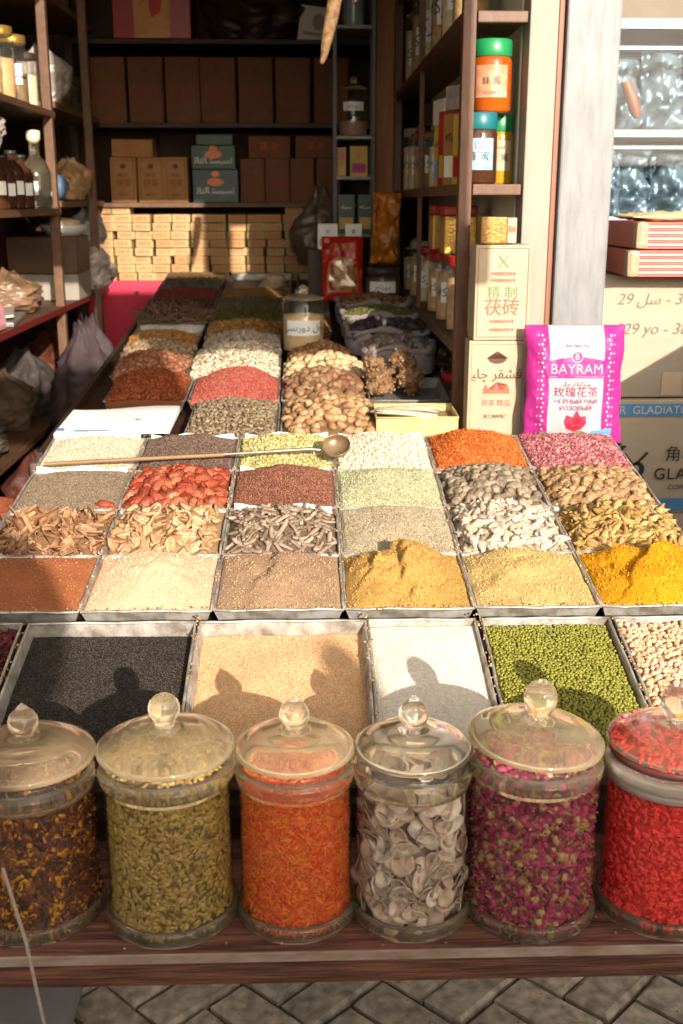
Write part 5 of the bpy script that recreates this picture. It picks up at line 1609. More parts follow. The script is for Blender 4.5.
cabjars += [
    (4.93, 1.221, .052, .20, PALER, UY3, None, 'jar of pale roots at the far end of the low cabinet shelf'),
    (4.62, 1.221, .052, .22, ROOTS, UY3, CREAM, 'cream lidded jar of brown roots on the low cabinet shelf'),
    (4.35, 1.221, .050, .21, PALER, UY3, REDPLAST, 'red lidded jar of pale roots beside the thin post, low cabinet shelf'),
    (3.66, 2.061, .054, .36, PALER, UY3, GOLD, 'tall gold lidded jar of pale roots on the upper cabinet shelf'),
    (3.38, 2.061, .054, .34, ROOTS, None, GOLD, 'tall gold lidded jar of brown roots on the upper cabinet shelf'),
    (4.03, 1.641, .046, .20, PALER, UY3, None, 'jar of pale roots just in front of the thin cabinet post'),
    (4.66, 1.641 + .2205 + .0, .0, 0, None, None, None, ''),
]
cabjars = [c for c in cabjars if c[7]]
for y, z, r_, h_, fm, lb_, lidm, lab in cabjars:
    fade_jar(lab, (.470, y, z), r_, h_, fm, h_ * .7, lidm is None, lb_, group='jars in the wooden cabinet', lidm=lidm, lw=.7)
def pack(label, loc, size, mat, txt=None, txtm=None, rot=0, cat='packet', group='small packets in the cabinet', ts=.03, panel=None, name='packet'):
    w, d, h = size
    t = thing(name, label, cat, loc, (0, 0, rot), group)
    part('carton', MB().box((-w / 2, -d / 2, 0), (w / 2, d / 2, h), bev=.002, jitter=.0006), mat, t)
    if panel:
        part('printed_panel', flat_print([[(-w * .4, h * .12), (w * .4, h * .12), (w * .4, h * .42), (-w * .4, h * .42)]], panel, d / 2 + .002, sub=0), panel, t)
    if txt:
        text(txt, ts, txtm, t, (0, -d / 2 - .0028, h * .68))
    return t
FACE = R(-62)     # side of the cabinet turned to the shop
pack('tall red packet with yellow print in the cabinet', (.445, 3.53, 1.642), (.10, .04, .22), REDPLAST, '\u8336', YELLOW, FACE, panel=YELLOW)
pack('white labelled clear box beside the tall red packet', (.445, 3.36, 1.642), (.10, .05, .20), KRAFT2, UY3, INKBLACK, FACE, panel=CARD)
pack('yellow box nearest in the middle of the cabinet', (.452, 3.24, 1.642), (.08, .05, .19), YELLOW, '\u8336', INKRED, FACE, panel=REDPLAST)
pack('blue and yellow packet behind the red packet in the cabinet', (.445, 3.67, 1.642), (.09, .04, .19), YELLOW, UY3, INKBLACK, FACE, panel=BLUE)
pack('dark box lying on jars in the cabinet', (.48, 4.15, 1.862), (.18, .09, .075), DARKWOOD, None, None, R(-80))
pack('white card box on the jars in the cabinet', (.48, 3.86, 1.842), (.13, .09, .08), CARD, None, None, R(-80))
pack('small clear topped box on the packets in the cabinet', (.48, 3.50, 1.863), (.12, .07, .07), PLASTICBAG, None, None, FACE)
pack('green packet at the near end of the cabinet', (.475, 3.30, 1.842), (.07, .05, .09), GREENBOX, '\u8336', PAPER, FACE, ts=.02)
for y, lab in ((3.82, 'golden tin with a red lid on the jars, farther one'), (3.50, 'golden tin with a red lid on the jars, nearer one')):
    t = thing('golden_tin', lab, 'tin', (.465, y, 1.4415), group='golden tins on the low cabinet jars')
    part('box', MB().box((-.05, -.06, 0), (.05, .06, .115), bev=.006), GOLD, t)
    part('lid', MB().box((-.051, -.061, .1152), (.051, .061, .145), bev=.006), REDPLAST, t)
#PART4
# ================================================================== RIGHT: cartons, bundles, window
def carton(label, lo, hi, mat, band=None, name='carton'):
    t = thing(name, label, 'carton', ((lo[0] + hi[0]) / 2, lo[1], lo[2]), group='cartons stacked right of the steel pillar')
    w, d, h = hi[0] - lo[0], hi[1] - lo[1], hi[2] - lo[2]
    part('box', MB().box((-w / 2, 0, 0), (w / 2, d, h), bev=.004, jitter=.002), mat, t)
    return t, w, h
c1, w1, h1 = carton('sunlit plain carton with handwritten numbers under the pink bundles', (.83, 3.2, 1.040), (1.42, 3.6, 1.393), CARTON)
text('29 ' + arabic('\uFEB3\uFEDE') + ' - 38 - 32', .046, INKPENCIL, c1, (-.235, -.003, .285), align='LEFT', shear=.25)
text('929 yo - 38 - 35', .046, INKPENCIL, c1, (-.235, -.003, .200), align='LEFT', shear=.25)
part('tape', MB().box((-.085, -.0035, .006), (-.025, -.0022, .075)), surf('carton tape', (.55, .43, .29), (.46, .35, .23), rough=.4), c1)
part('tape', MB().box((-.018, -.0035, .20), (.0, -.0022, .349)), surf('carton seam', (.62, .51, .37), rough=.6), c1)
c2, w2, h2 = carton('carton with blue band and dark sword emblem beside the yellow roots', (.84, 3.18, .690), (1.43, 3.6, 1.034), CARTON2)
part('blue_band', MB().box((-w2 / 2 + .003, -.0035, h2 - .047), (w2 / 2 - .003, -.0022, h2 - .010)), BLUE, c2)
part('blue_band', MB().box((-w2 / 2 + .003, -.0035, .008), (w2 / 2 - .003, -.0022, .045)), BLUE, c2)
PALEINK = surf('pale band lettering', (.72, .66, .55), rough=.6)
text('OR  GLADIATOR  GLADIATOR', .034, PALEINK, c2, (-w2 / 2 + .045, -.005, h2 - .029), align='LEFT', bold=.0002)
text('GLADIATOR', .050, INKBLACK, c2, (-.105, -.0045, .120), align='LEFT', bold=.0006, space=1.1)
text('\u89d2\u6597\u58eb', .050, INKBLACK, c2, (-.075, -.0045, .180), align='LEFT')
text('COFFEE', .022, INKBLACK, c2, (-.062, -.0045, .080), align='LEFT', shear=.3)
emb = [ellp(-.155, .135, .022, .024, 18)]
for a, L in ((48, .115), (128, .10)):
    ca, sa = math.cos(R(a)), math.sin(R(a))
    cx_, cz_ = -.165, .145
    emb.append([(cx_ - ca * L / 2 - sa * .003, cz_ - sa * L / 2 + ca * .003), (cx_ - ca * L / 2 + sa * .003, cz_ - sa * L / 2 - ca * .003), (cx_ + ca * L / 2 + sa * .004, cz_ + sa * L / 2 - ca * .004), (cx_ + ca * L / 2 - sa * .004, cz_ + sa * L / 2 + ca * .004)])
for k in range(7):
    emb.append(ellp(-.215 + .007 * (k % 3), .165 + k * .008, .009, .005, 8))
part('emblem', flat_print(emb, INKBLACK, .003, sub=0), INKBLACK, c2)
part('emblem_shine', flat_print([ellp(-.160, .137, .010, .012, 14)], CARTON2, .0036, sub=0), CARTON2, c2)
carton('brown carton at the bottom of the stack behind the roots', (.83, 3.19, .344), (1.42, 3.6, .687), CARTON2)
carton('brown carton standing on the ground under the stack', (.83, 3.2, 0), (1.42, 3.6, .341), CARTON2)

for k, (z, dx, lab) in enumerate(((1.397, 0, 'lower pink bundle of flat sheets with a taped end on the carton'), (1.472, .02, 'upper pink bundle of flat sheets with a taped end'))):
    t = thing('sheet_bundle', lab, 'bundle', (.885 + dx, 3.09, z), (0, 0, R(-1 + 1.5 * k)), 'pink bundles on the carton')
    mb = MB()
    n = 9
    for i in range(n):
        o_ = rnd.uniform(-.004, .004)
        mb.box((.004 + o_ * .5, o_, .072 * i / n), (.72, .40, .072 * (i + 1) / n - .0012), mi=i % 2, bev=.0012)
    part('sheets', mb, (STRIPE, PALEPINK), t)
    part('side_wrap', MB().box((-.001, .03, .002), (.003, .39, .070)), surf('salmon wrap', (.48, .13, .10), rough=.5), t)
    part('taped_end', MB().box((-.006, -.012, -.001), (.030, .03, .0725), bev=.012, jitter=.0015), TAPE, t)
o = tag(link('straw_mat', pillow(.34, .2, .012, wr=.006).mesh('straw_mat', surf('straw', (.66, .52, .28), (.48, .34, .15), scale=60, stretch=(1, 8, 1), rough=.8)), None, (1.08, 3.16, 1.556), (R(-90), 0, 0)), 'flat straw coloured bag lying on the pink bundles', 'bag')

# shop window with silver packets behind it
ww = MB()
ww.box((.8155, 3.62, 2.135), (3.2, 3.74, 2.66)).box((.8155, 3.62, 0), (3.2, 3.74, 1.50)).box((2.2, 3.62, 1.50), (3.2, 3.74, 2.135))
tag(part('window_wall', ww, BEIGEWALL, None), 'beige wall around the shop window on the right', 'wall')
wn = thing('shop_window', 'glazed shop window with pale bars, right of the steel pillar', 'window', (.821, 3.60, 1.50))
part('frame', MB().box((0, 0, 0), (1.34, .035, .03)).box((0, 0, .605), (1.34, .035, .634)).box((0, 0, .031), (.03, .035, .604)).box((1.31, 0, .031), (1.34, .035, .604)), surf('alloy frame', (.12, .13, .14), (.07, .075, .08), rough=.4, metal=.4), wn)
part('pane', MB().add([(.03, .010, .03), (1.31, .010, .03), (1.31, .010, .605), (.03, .010, .605)], [(0, 1, 2, 3)]), WINGLASS, wn)
part('bar', MB().box((.031, -.002, .303), (1.309, .03, .313)), surf('pale bar', (.30, .33, .35), rough=.4), wn)
part('bar', MB().box((.031, .0, .545), (1.309, .03, .556)), surf('pale blue bar', (.22, .30, .34), rough=.4), wn)
part('bar', MB().box((.031, .0, .256), (1.309, .03, .266)), surf('pale blue bar', (.22, .30, .34), rough=.4), wn)
part('bar', MB().box((.031, .0, .040), (1.309, .03, .052)), surf('pale blue bar', (.22, .30, .34), rough=.4), wn)
part('shelf_back', MB().box((.14, .45, -.2), (1.37, .47, .9)), surf('grey shop interior', (.12, .15, .17), (.04, .05, .06), scale=3), wn)
part('inner_shelf', MB().box((.14, .15, .300), (1.31, .44, .312)).box((.14, .15, .018), (1.31, .44, .030)), surf('inner shelf', (.40, .41, .41), rough=.3), wn)
for i, (x, z, w, h, lab) in enumerate(((.93, 1.815, .13, .25, 'silver wrapped packet on the upper window shelf, beside the pillar'), (1.03, 1.815, .14, .24, 'silver wrapped packet on the upper window shelf behind the brown roll'), (1.15, 1.815, .14, .26, 'silver wrapped packet at the right of the upper window shelf'), (1.27, 1.815, .13, .25, 'silver packet farthest right on the upper window shelf'),
                                  (.95, 1.533, .15, .22, 'silver wrapped packet on the lower window shelf, beside the pillar'), (1.075, 1.533, .15, .23, 'large silver packet in the middle of the lower window shelf'), (1.20, 1.533, .14, .22, 'silver packet at the right of the lower window shelf'))):
    me = pillow(w, h, .055, 20, 24, .035).mesh('silver_packet', SILVER)
    o = link('silver_packet', me, None, (x, 3.75 + .04 * (i % 2), z), (R(-8), 0, R(rnd.uniform(-14, 14))))
    tag(o, lab, 'packet', 'silver packets behind the window')
tag(part('clay_roll', MB().tube([(.998, 3.655, 1.96), (1.02, 3.65, 1.91), (1.035, 3.648, 1.87), (1.042, 3.648, 1.852)], [.017, .020, .018, .009], 10), RUST, None), 'red-brown roll leaning among the silver packets', 'roll')

# ================================================================== LEFT SHELVES
sh = thing('shelving_unit', 'brown wooden shelving unit along the left side of the shop', 'shelves', (0, 0, 0))
for y in (2.9, 4.6):
    part('post', MB().box((-1.035, y, 0), (-1.0, y + .04, 2.75), bev=.003), SHELFWOOD, sh)
    part('post', MB().box((-1.42, y, 0), (-1.385, y + .04, 2.75), bev=.003), DARKWOOD, sh)
for z in (.42, .77, 1.185, 1.57, 1.94, 2.38):
    part('shelf', MB().box((-1.42, 2.88, z - .025), (-.998, 4.66, z), bev=.003), SHELFWOOD, sh)
part('red_edge', MB().box((-.997, 2.9, 1.163), (-.992, 5.25, 1.186)), surf('dull red strip', (.16, .014, .012), rough=.5), sh)
sh2 = thing('shelving_unit', 'second wooden shelving unit at the back of the left side', 'shelves', (0, 0, 0))
for y in (5.24,):
    part('post', MB().box((-1.0, y, 0), (-.965, y + .04, 2.75), bev=.003), SHELFWOOD, sh2)
for z in (.77, 1.185, 1.60, 1.98, 2.38):
    part('shelf', MB().box((-1.42, 4.665, z - .025), (-.998, 5.65, z), bev=.003), SHELFWOOD, sh2)

def bottle(label, loc, r_, h_, mat, tagw=True, group='bottles on the left shelves'):
    t = thing('bottle', label, 'bottle', loc, group=group)
    part('body', MB().lathe([(.0002, 0), (r_ * .96, 0), (r_, .01), (r_, h_ * .62), (r_ * .8, h_ * .74), (r_ * .4, h_ * .80), (r_ * .38, h_ * .92), (.0002, h_ * .93)], 24), mat, t)
    part('cap', MB().lathe([(.0002, h_ * .925), (r_ * .44, h_ * .925), (r_ * .46, h_), (.0002, h_)], 20), BLACKM if tagw else surf('cork', (.50, .38, .22), rough=.8), t)
    if tagw:
        a0 = R(-50)
        V = []
        for i in range(7):
            a = a0 + (i / 6 - .5) * 1.1
            V += [((r_ + .001) * math.cos(a), (r_ + .001) * math.sin(a), h_ * .25), ((r_ + .001) * math.cos(a), (r_ + .001) * math.sin(a), h_ * .48)]
        part('paper_tag', MB().add(V, [(2 * i, 2 * i + 2, 2 * i + 3, 2 * i + 1) for i in range(6)]), PAPER, t)
    return t
NUTF = surf('pale nuts', (.66, .42, .20), (.42, .22, .08), scale=60, rough=.8)
fade_jar('jar of orange-brown nuts with a white label, first on the top left shelf', (-1.06, 3.93, 1.941), .052, .24, NUTF, .17, False, UY3, lidm=GOLD, lw=.6)
fade_jar('jar of pale brown chips, second on the top left shelf', (-1.06, 4.12, 1.941), .050, .235, NUTF, .13, False, None, lidm=GOLD)
fade_jar('jar of dark herbs with a white label, third on the top left shelf', (-1.06, 4.30, 1.941), .050, .23, DARKR, .10, False, UY3, lidm=GOLD, lw=.6)
fade_jar('small jar of cream seeds, nearest the post on the top left shelf', (-1.055, 4.46, 1.941), .042, .19, PALER, .11, False, None, lidm=DARKWOOD)
for y, h_, lab in ((3.88, .19, 'brown bottle with a white tag, first of the row on the left shelf'), (4.0, .18, 'brown bottle with a white tag, second of the row on the left shelf'), (4.12, .20, 'brown bottle with a white tag, third of the row on the left shelf'), (4.25, .19, 'brown bottle with a white tag, beside the clear flask')):
    bottle(lab, (-1.05, y, 1.571), .045, h_, HONEY2)
t = thing('flask', 'big clear glass flask with a stopper on the left shelf', 'flask', (-1.045, 4.46, 1.571))
part('body', MB().lathe([(.0002, 0), (.055, 0), (.058, .01), (.058, .13), (.046, .165), (.022, .19), (.018, .205), (.019, .235), (.022, .24), (.0002, .2405)], 32), FLASKM, t)
part('stopper', MB().lathe([(.0002, .2415), (.016, .2415), (.026, .255), (.027, .285), (.0002, .29)], 24), surf('glass stopper', (.72, .66, .42), rough=.25), t)
part('paper_label', MB().box((-.03, -.0615, .05), (.02, -.0595, .10)), PAPER, t)

def bag(name, label, loc, r_, h_, mat, seed, cat='bag', group=None, rot=0, sx=1., sy=.8, neck=.25):
    """a slumped, creased bag pinched together at the top"""
    V, Fq = [], []
    n, m = 56, 40
    for j in range(m + 1):
        q = j / m
        if q < .62:
            prof = math.sin(math.pi * (.16 + .72 * q / .62 * .62)) ** .45
        else:
            t_ = (q - .62) / .38
            p0 = math.sin(math.pi * (.16 + .72 * .62)) ** .45
            prof = p0 + (neck - p0) * (t_ * t_ * (3 - 2 * t_))
        for i in range(n):
            a = 2 * math.pi * i / n
            c_, s_ = math.cos(a), math.sin(a)
            p = Vector((c_ * 1.1, s_ * 1.1, q * 1.9)) + Vector((seed * 9.7, seed * 3.1, 0))
            k = 1 + .34 * mnoise.noise(p * 1.3) - .30 * abs(mnoise.noise(p * 2.9)) - .16 * abs(mnoise.noise(p * 6.3 + Vector((3, 1, 2)))) + .10
            pl = max(0, q - .5) * 2
            k += pl * .22 * math.sin(a * 7 + seed + 3 * mnoise.noise(p)) * (1 - .3 * pl)
            lx, ly = .35 * r_ * q * q * mnoise.noise(Vector((seed * 2.3, q * 2, 1))), .35 * r_ * q * q * mnoise.noise(Vector((seed * 4.1, 2, q * 2)))
            V.append((r_ * sx * prof * k * c_ + lx, r_ * sy * prof * k * s_ + ly, h_ * q * (1 + .22 * mnoise.noise(Vector((c_ * 1.6, s_ * 1.6, seed)))) ))
    for j in range(m):
        for i in range(n):
            k = (i + 1) % n
            Fq.append((j * n + i, j * n + k, (j + 1) * n + k, (j + 1) * n + i))
    for v0, rev in ((0, True), (m * n, False)):
        c0 = len(V)
        V.append(tuple(sum(V[v0 + i][q] for i in range(n)) / n for q in range(3)))
        for i in range(n):
            k = (i + 1) % n
            Fq.append((c0, v0 + k, v0 + i) if rev else (c0, v0 + i, v0 + k))
    mb = MB()
    mb.add(V, Fq, smooth=True)
    o = part(name, mb, mat, None, loc, (0, 0, rot))
    return tag(o, label, cat, group)
GB = 'plastic bags on the left side of the shop'
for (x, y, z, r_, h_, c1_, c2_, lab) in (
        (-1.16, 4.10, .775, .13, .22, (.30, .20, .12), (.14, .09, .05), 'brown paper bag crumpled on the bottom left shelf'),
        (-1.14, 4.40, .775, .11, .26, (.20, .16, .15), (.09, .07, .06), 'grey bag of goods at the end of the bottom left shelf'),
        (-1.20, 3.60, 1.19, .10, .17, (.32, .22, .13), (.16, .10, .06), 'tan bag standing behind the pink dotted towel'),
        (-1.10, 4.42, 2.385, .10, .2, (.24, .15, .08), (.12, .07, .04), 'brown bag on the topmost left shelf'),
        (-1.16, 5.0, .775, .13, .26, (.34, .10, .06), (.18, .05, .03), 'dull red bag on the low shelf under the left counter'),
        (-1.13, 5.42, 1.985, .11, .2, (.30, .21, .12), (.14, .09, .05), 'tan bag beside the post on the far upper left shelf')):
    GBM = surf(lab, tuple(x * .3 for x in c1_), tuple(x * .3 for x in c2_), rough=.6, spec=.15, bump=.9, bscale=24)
    exec_parts.append((lab, (x, y, z), r_, h_, GBM))
bag('plastic_bag', 'milky plastic bag with red print hanging above the brown bottles', (-1.12, 4.02, 1.765), .075, .16, PLASTICBAG, 1, group=GB)
bag('plastic_bag', 'big lilac plastic bag slumped on the floor crate by the back table', (-.80, 4.05, .72), .14, .44, LILACBAG, 2, group=GB)
bag('plastic_bag', 'white plastic bag in front of the stacked tea bricks', (-1.02, 5.30, 1.205), .105, .21, PLASTICBAG, 3, group=GB)
bag('plastic_bag', 'knotted clear bag on top of the bag by the tea bricks', (-1.03, 5.32, 1.405), .085, .16, surf('grey clear bag', (.34, .33, .32), (.14, .14, .14), rough=.2, bump=1., bscale=20), 4, group=GB)
bag('plastic_bag', 'tan plastic bag of goods near the corner of the left shelf', (-1.05, 5.05, 1.605), .10, .17, surf('tan bag', (.40, .24, .12), (.22, .12, .055), rough=.3, bump=.8, bscale=24), 5, group=GB)
bag('plastic_bag', 'crumpled brown bag on the lower left shelf beside the post', (-1.15, 4.30, 1.19), .13, .15, surf('brown bag', (.22, .13, .075), (.11, .06, .035), rough=.35, bump=.9, bscale=24), 6, group=GB, sy=1.)
bag('plastic_bag', 'pale plastic bag hanging at the upper left by the second shelf', (-1.08, 4.85, 1.985), .09, .22, PLASTICBAG, 7, group=GB)
bag('plastic_bag', 'dark red-brown bag at the foot of the left shelves', (-1.02, 4.05, .40), .14, .30, surf('rust bag', (.10, .025, .013), (.05, .012, .007), rough=.6, bump=.8), 8, group=GB)
bag('plastic_bag', 'dull yellow bag on the bottom left shelf', (-1.12, 3.30, .775), .13, .15, surf('dull yellow bag', (.42, .26, .05), (.28, .16, .03), rough=.4, bump=.8), 9, group=GB, sy=1.)
bag('plastic_bag', 'clear plastic bag of brown goods on the bottom left shelf', (-1.12, 3.62, .775), .12, .17, surf('dim clear bag', (.08, .06, .045), (.04, .03, .022), rough=.6, spec=.15, bump=.9, bscale=24), 10, group=GB, sy=1.)
bag('plastic_bag', 'whitish plastic sack on the floor left of the oat seeds tray', (-.95, 2.85, .30), .19, .58, surf('white sack', (.24, .21, .18), (.14, .12, .10), rough=.6, bump=.6), 11, group=GB)
bag('plastic_bag', 'dark bundle on the middle left shelf by the wall', (-1.22, 4.0, 1.19), .10, .16, surf('dark bag', (.06, .045, .04), rough=.4, bump=.8), 12, group=GB)
bag('plastic_bag', 'grey bag of herbs hanging beside the wire rack', (.06, 5.25, 1.31), .12, .34, surf('grey herb bag', (.11, .065, .04), (.05, .03, .02), rough=.35, bump=.9, bscale=24), 13, group=GB)
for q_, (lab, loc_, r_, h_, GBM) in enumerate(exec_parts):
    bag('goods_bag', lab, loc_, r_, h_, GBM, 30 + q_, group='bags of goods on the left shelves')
V, T = lumpy(ICO3, .05, .05, .05, .02, 1, 1)
tag(link('blue_ball', mesh_np('blue_ball', V, T, True, [surf('blue shiny plastic', (.10, .15, .24), rough=.25)]), None, (-1.03, 4.75, 1.655)), 'dark blue round pot on the second left shelf', 'pot')
# lower shelf: tray with paper, towel, cartons, bowl
t = thing('paper_tray', 'shallow metal tray with grey papers on the lower left shelf', 'tray', (-1.17, 3.95, 1.187), (0, 0, R(8)))
part('pan', MB().box((-.15, -.19, 0), (.15, .19, .018), bev=.006), OLDTRAY, t)
part('paper', MB().box((-.12, -.15, .0185), (.13, .16, .028), rot=Euler((0, R(-5), R(6)))), surf('grey paper', (.40, .34, .28), (.28, .23, .18), rough=.7), t)
tag(part('towel', MB().box((-1.13, 3.50, 1.187), (-1.0, 3.72, 1.275), bev=.02, jitter=.004), surf('pink dotted towel', (.70, .16, .22), (.66, .40, .40), scale=34, rough=.9), None), 'folded pink dotted towel on the lower left shelf', 'towel')
for (z, hh, y, mt, lab) in ((1.187, .11, 4.98, CREAM, 'cream carton under the dark box on the left counter'), (1.299, .155, 4.98, surf('dark brown box', (.13, .06, .025), (.05, .03, .025), scale=3, rough=.6), 'dark brown box under the white bowl on the left counter')):
    tag(part('carton', MB().box((-1.28, y - .14, z), (-.985, y + .14, z + hh - .001), bev=.004), mt, None), lab, 'carton', 'cartons on the left counter')
t = thing('bowl', 'white metal bowl of pale goods on top of the dark brown box', 'bowl', (-1.06, 4.96, 1.455))
part('dish', MB().lathe([(.0002, 0), (.07, 0), (.095, .03), (.098, .045), (.094, .045), (.088, .03), (.0002, .012)], 28), surf('enamel', (.66, .64, .62), rough=.3), t)
V, T = lumpy(ICO2, .075, .075, .028, .4, 2, 4)
o = link('filling', mesh_np('filling', V, T, True, [surf('pale goods', (.62, .46, .30), rough=.8, bump=.5)]), t, (0, 0, .048))
tag(part('crate', MB().box((-1.0, 4.72, .42), (-.72, 5.2, .80), bev=.01).box((-.98, 4.74, .801), (-.74, 5.18, .86), bev=.01), surf('brown crate', (.16, .07, .035), (.09, .04, .02), rough=.7), None), 'brown carton crate on the floor below the left counter', 'crate')
tag(part('crate', MB().box((-1.0, 3.85, .0), (-.70, 4.30, .70), bev=.01), surf('dark crate', (.16, .10, .07), (.09, .055, .04), rough=.7), None), 'dark crate under the lilac plastic bag', 'crate')
bk = thing('basket', 'round red-brown basket at the foot of the left shelf', 'basket', (-1.15, 3.75, .43))
part('shell', MB().lathe([(.0002, 0), (.10, 0), (.13, .10), (.135, .14), (.125, .14), (.095, .012), (.0002, .01)], 28), surf('basket weave', (.34, .09, .04), (.20, .05, .025), scale=60, rough=.6), bk)

# ================================================================== BACK SHELVES and their boxes
bs = thing('back_shelving', 'three long dark shelves along the back wall of the shop', 'shelves', (0, 0, 0))
for z in (1.59, 1.965, 2.345):
    part('shelf', MB().box((-1.15, 5.70, z - .022), (.40, 6.08, z), bev=.003), SHELFWOOD if z < 1.7 else DARKWOOD, bs)
for x in (-1.15, .36):
    part('post', MB().box((x, 5.66, 0), (x + .035, 5.695, 2.75), bev=.003), DARKWOOD, bs)
FADEBOX = surf('dull red box print', (.22, .022, .010), rough=.6)
def kraft_box(label, loc, w, d, h, mat, kind=0, group='kraft paper tea boxes on the back shelves', name='kraft_box'):
    t = thing(name, label, 'tea box', loc, (0, 0, R(rnd.uniform(-2, 2))), group)
    part('carton', MB().box((-w / 2, -d, 0), (w / 2, 0, h), bev=.003, jitter=.0012), mat, t)
    y = d + .0022
    if kind == 0:
        part('border_print', flat_print(frame_poly(-w / 2 + .012, .014, w / 2 - .012, h - .012, .0022), INKBR, y, sub=0), INKBR, t)
        part('emblem', flat_print([ellp(0, h * .80, w * .11, w * .10, 12)], INKBR, y, sub=0), INKBR, t)
        text('\u832f\u8336', w * .30, FADEBOX, t, (0, -y, h * .42))
        text('\u7cbe\u5236', w * .19, INKBR, t, (0, -y, h * .60), space=1.3)
        text('\u6e56\u5357\u8336\u5382', w * .12, INKBR, t, (0, -y, h * .17))
    else:
        text('\u832f \u7816', h * .40, INKRED, t, (0, -y, h * .5))
    return t
ordn = ['first', 'second', 'third', 'fourth', 'fifth', 'sixth', 'seventh', 'eighth']
for i, x in enumerate((-.91, -.773, -.648)):
    kraft_box('dusty orange tea box on the low back shelf, %s from the left' % ordn[i], (x, 5.86, 1.591), .128 if i < 2 else .116, .15, .215, KRAFT2, 0)
kraft_box('long kraft tea box lying on the first two low-shelf boxes', (-.86, 5.86, 1.808), .20, .14, .082, KRAFT2, 1)
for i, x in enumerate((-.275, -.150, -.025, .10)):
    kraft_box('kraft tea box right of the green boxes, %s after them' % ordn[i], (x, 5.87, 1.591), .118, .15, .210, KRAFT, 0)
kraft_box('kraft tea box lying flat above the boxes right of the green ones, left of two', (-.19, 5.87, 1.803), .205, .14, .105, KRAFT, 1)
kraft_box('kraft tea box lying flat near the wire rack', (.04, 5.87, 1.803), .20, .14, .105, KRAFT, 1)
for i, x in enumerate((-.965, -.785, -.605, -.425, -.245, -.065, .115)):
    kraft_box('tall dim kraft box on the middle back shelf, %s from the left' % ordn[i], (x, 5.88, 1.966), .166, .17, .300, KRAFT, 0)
for (z, x, w, h, mt, lab) in ((1.591, -.455, .225, .158, TEALBOX, 'teal box with orange and white lettering, lowest of its stack'), (1.750, -.462, .215, .112, GREENBOX, 'green box with orange and white lettering on the teal box'), (1.863, -.455, .18, .05, GREENBOX, 'flat green box on top of the green lettered box')):
    t = thing('lettered_box', lab, 'box', (x, 5.86, z), group='stack of green and teal boxes')
    part('carton', MB().box((-w / 2, -.16, 0), (w / 2, 0, h), bev=.003), mt, t)
    if h > .1:
        part('emblem', flat_print([ellp(0, h * .62, .042, .020, 18), ellp(0, h * .86, .02, .014, 14)], surf('orange emblem', (.75, .22, .04), rough=.5), .1622, sub=0), surf('orange emblem', (.75, .22, .04), rough=.5), t)
        text(arabic('\uFE97\uFEB4\uFE92\uFEB4\uFE98 \uFE8E\uFEDF\uFE98\uFE8E\uFE97'), .042, PAPER, t, (0, -.1622, h * .36))
        text('TASHKENT TEA', .016, PAPER, t, (0, -.1622, h * .2)) if False else None
# top shelf
t = thing('gift_box', 'big red gift box with a golden stripe on the top back shelf', 'gift box', (-.735, 5.90, 2.346))
part('carton', MB().box((-.185, -.2, 0), (.185, 0, .30), bev=.004), REDPLAST, t)
part('stripe', MB().box((-.085, -.2025, .003), (.085, -.2003, .297)), surf('gold stripe', (.62, .26, .05), (.50, .18, .03), rough=.4), t)
part('flame_print', flat_print([[(.0, .09), (.045, .12), (.05, .17), (.02, .25), (0, .20), (-.012, .15)]], INKRED, .2032, sub=0), INKRED, t)
text('\u832f\u7816\u8336', .045, INKRED, t, (-.045, -.2032, .17), rot=(math.pi / 2, R(90), 0)) if False else text('\u832f', .05, INKRED, t, (-.042, -.2032, .17))
bag('plastic_bag', 'dark glossy bag on the top back shelf beside the red gift box', (-.25, 5.86, 2.346), .19, .28, surf('dark glossy bag', (.05, .025, .02), rough=.2, bump=.8), 14, sx=1.2)
t = thing('picture_card', 'tilted pale card with a faint picture on the top back shelf', 'card', (.03, 5.83, 2.350), (R(-6), R(7), 0))
part('sheet', MB().box((-.075, -.003, 0), (.075, .003, .165)), CARD, t)
part('picture', flat_print([ellp(.02, .095, .03, .04), [(-.05, .03), (.05, .03), (.05, .045), (-.05, .045)]], surf('faint print', (.42, .34, .26), rough=.6), .0042, sub=0), surf('faint print', (.42, .34, .26), rough=.6), t)

# pink cabinet and the wall of tea bricks
pc = thing('pink_cabinet', 'low cabinet covered in bright pink cloth under the tea bricks', 'cabinet', (-.40, 5.72, 0))
part('body', MB().box((-.78, 0, 0), (.78, .36, 1.208), bev=.006), PINKCAB, pc)
part('knob', MB().lathe([(.0002, .012), (.008, .012), (.010, .006), (.006, 0)], 12), BLACKM, pc, (-.47, -.001, 1.15), (R(90), 0, 0))
bricks = []
BRK = pieces_mat('paper wrapped tea brick', [(.50, .32, .14), (.60, .42, .21), (.54, .36, .17)], source='object', mottle=.15, mscale=20, rough=.7)
bp_ = MB().box((-.0445, -.13, 0), (.0445, 0, .0395), bev=.004).mesh('paper_wrap', BRK)
tx = text_mesh('\u832f\u8336 \u7816', .018, .0002)
tx.materials.append(INKRED)
k = 0
for cxi in range(12):
    for rz in range(8 + (1 if cxi in (0, 1, 10, 11) else 0)):
        x = -1.02 + cxi * .0945 + rnd.uniform(-.003, .003) + .004 * math.sin(rz * 1.3 + cxi)
        t = thing('tea_brick', 'small paper wrapped tea brick stacked in columns on the pink cabinet', 'tea brick', (x, 5.86 + rnd.uniform(-.020, .014), 1.2085 + rz * .0408), (0, R(rnd.uniform(-1, 1)), R(rnd.uniform(-4, 4))), 'tea bricks stacked on the pink cabinet')
        link('paper_wrap', bp_, t)
        link('stamp', tx, t, (0, -.1312, .020), (math.pi / 2, 0, 0))

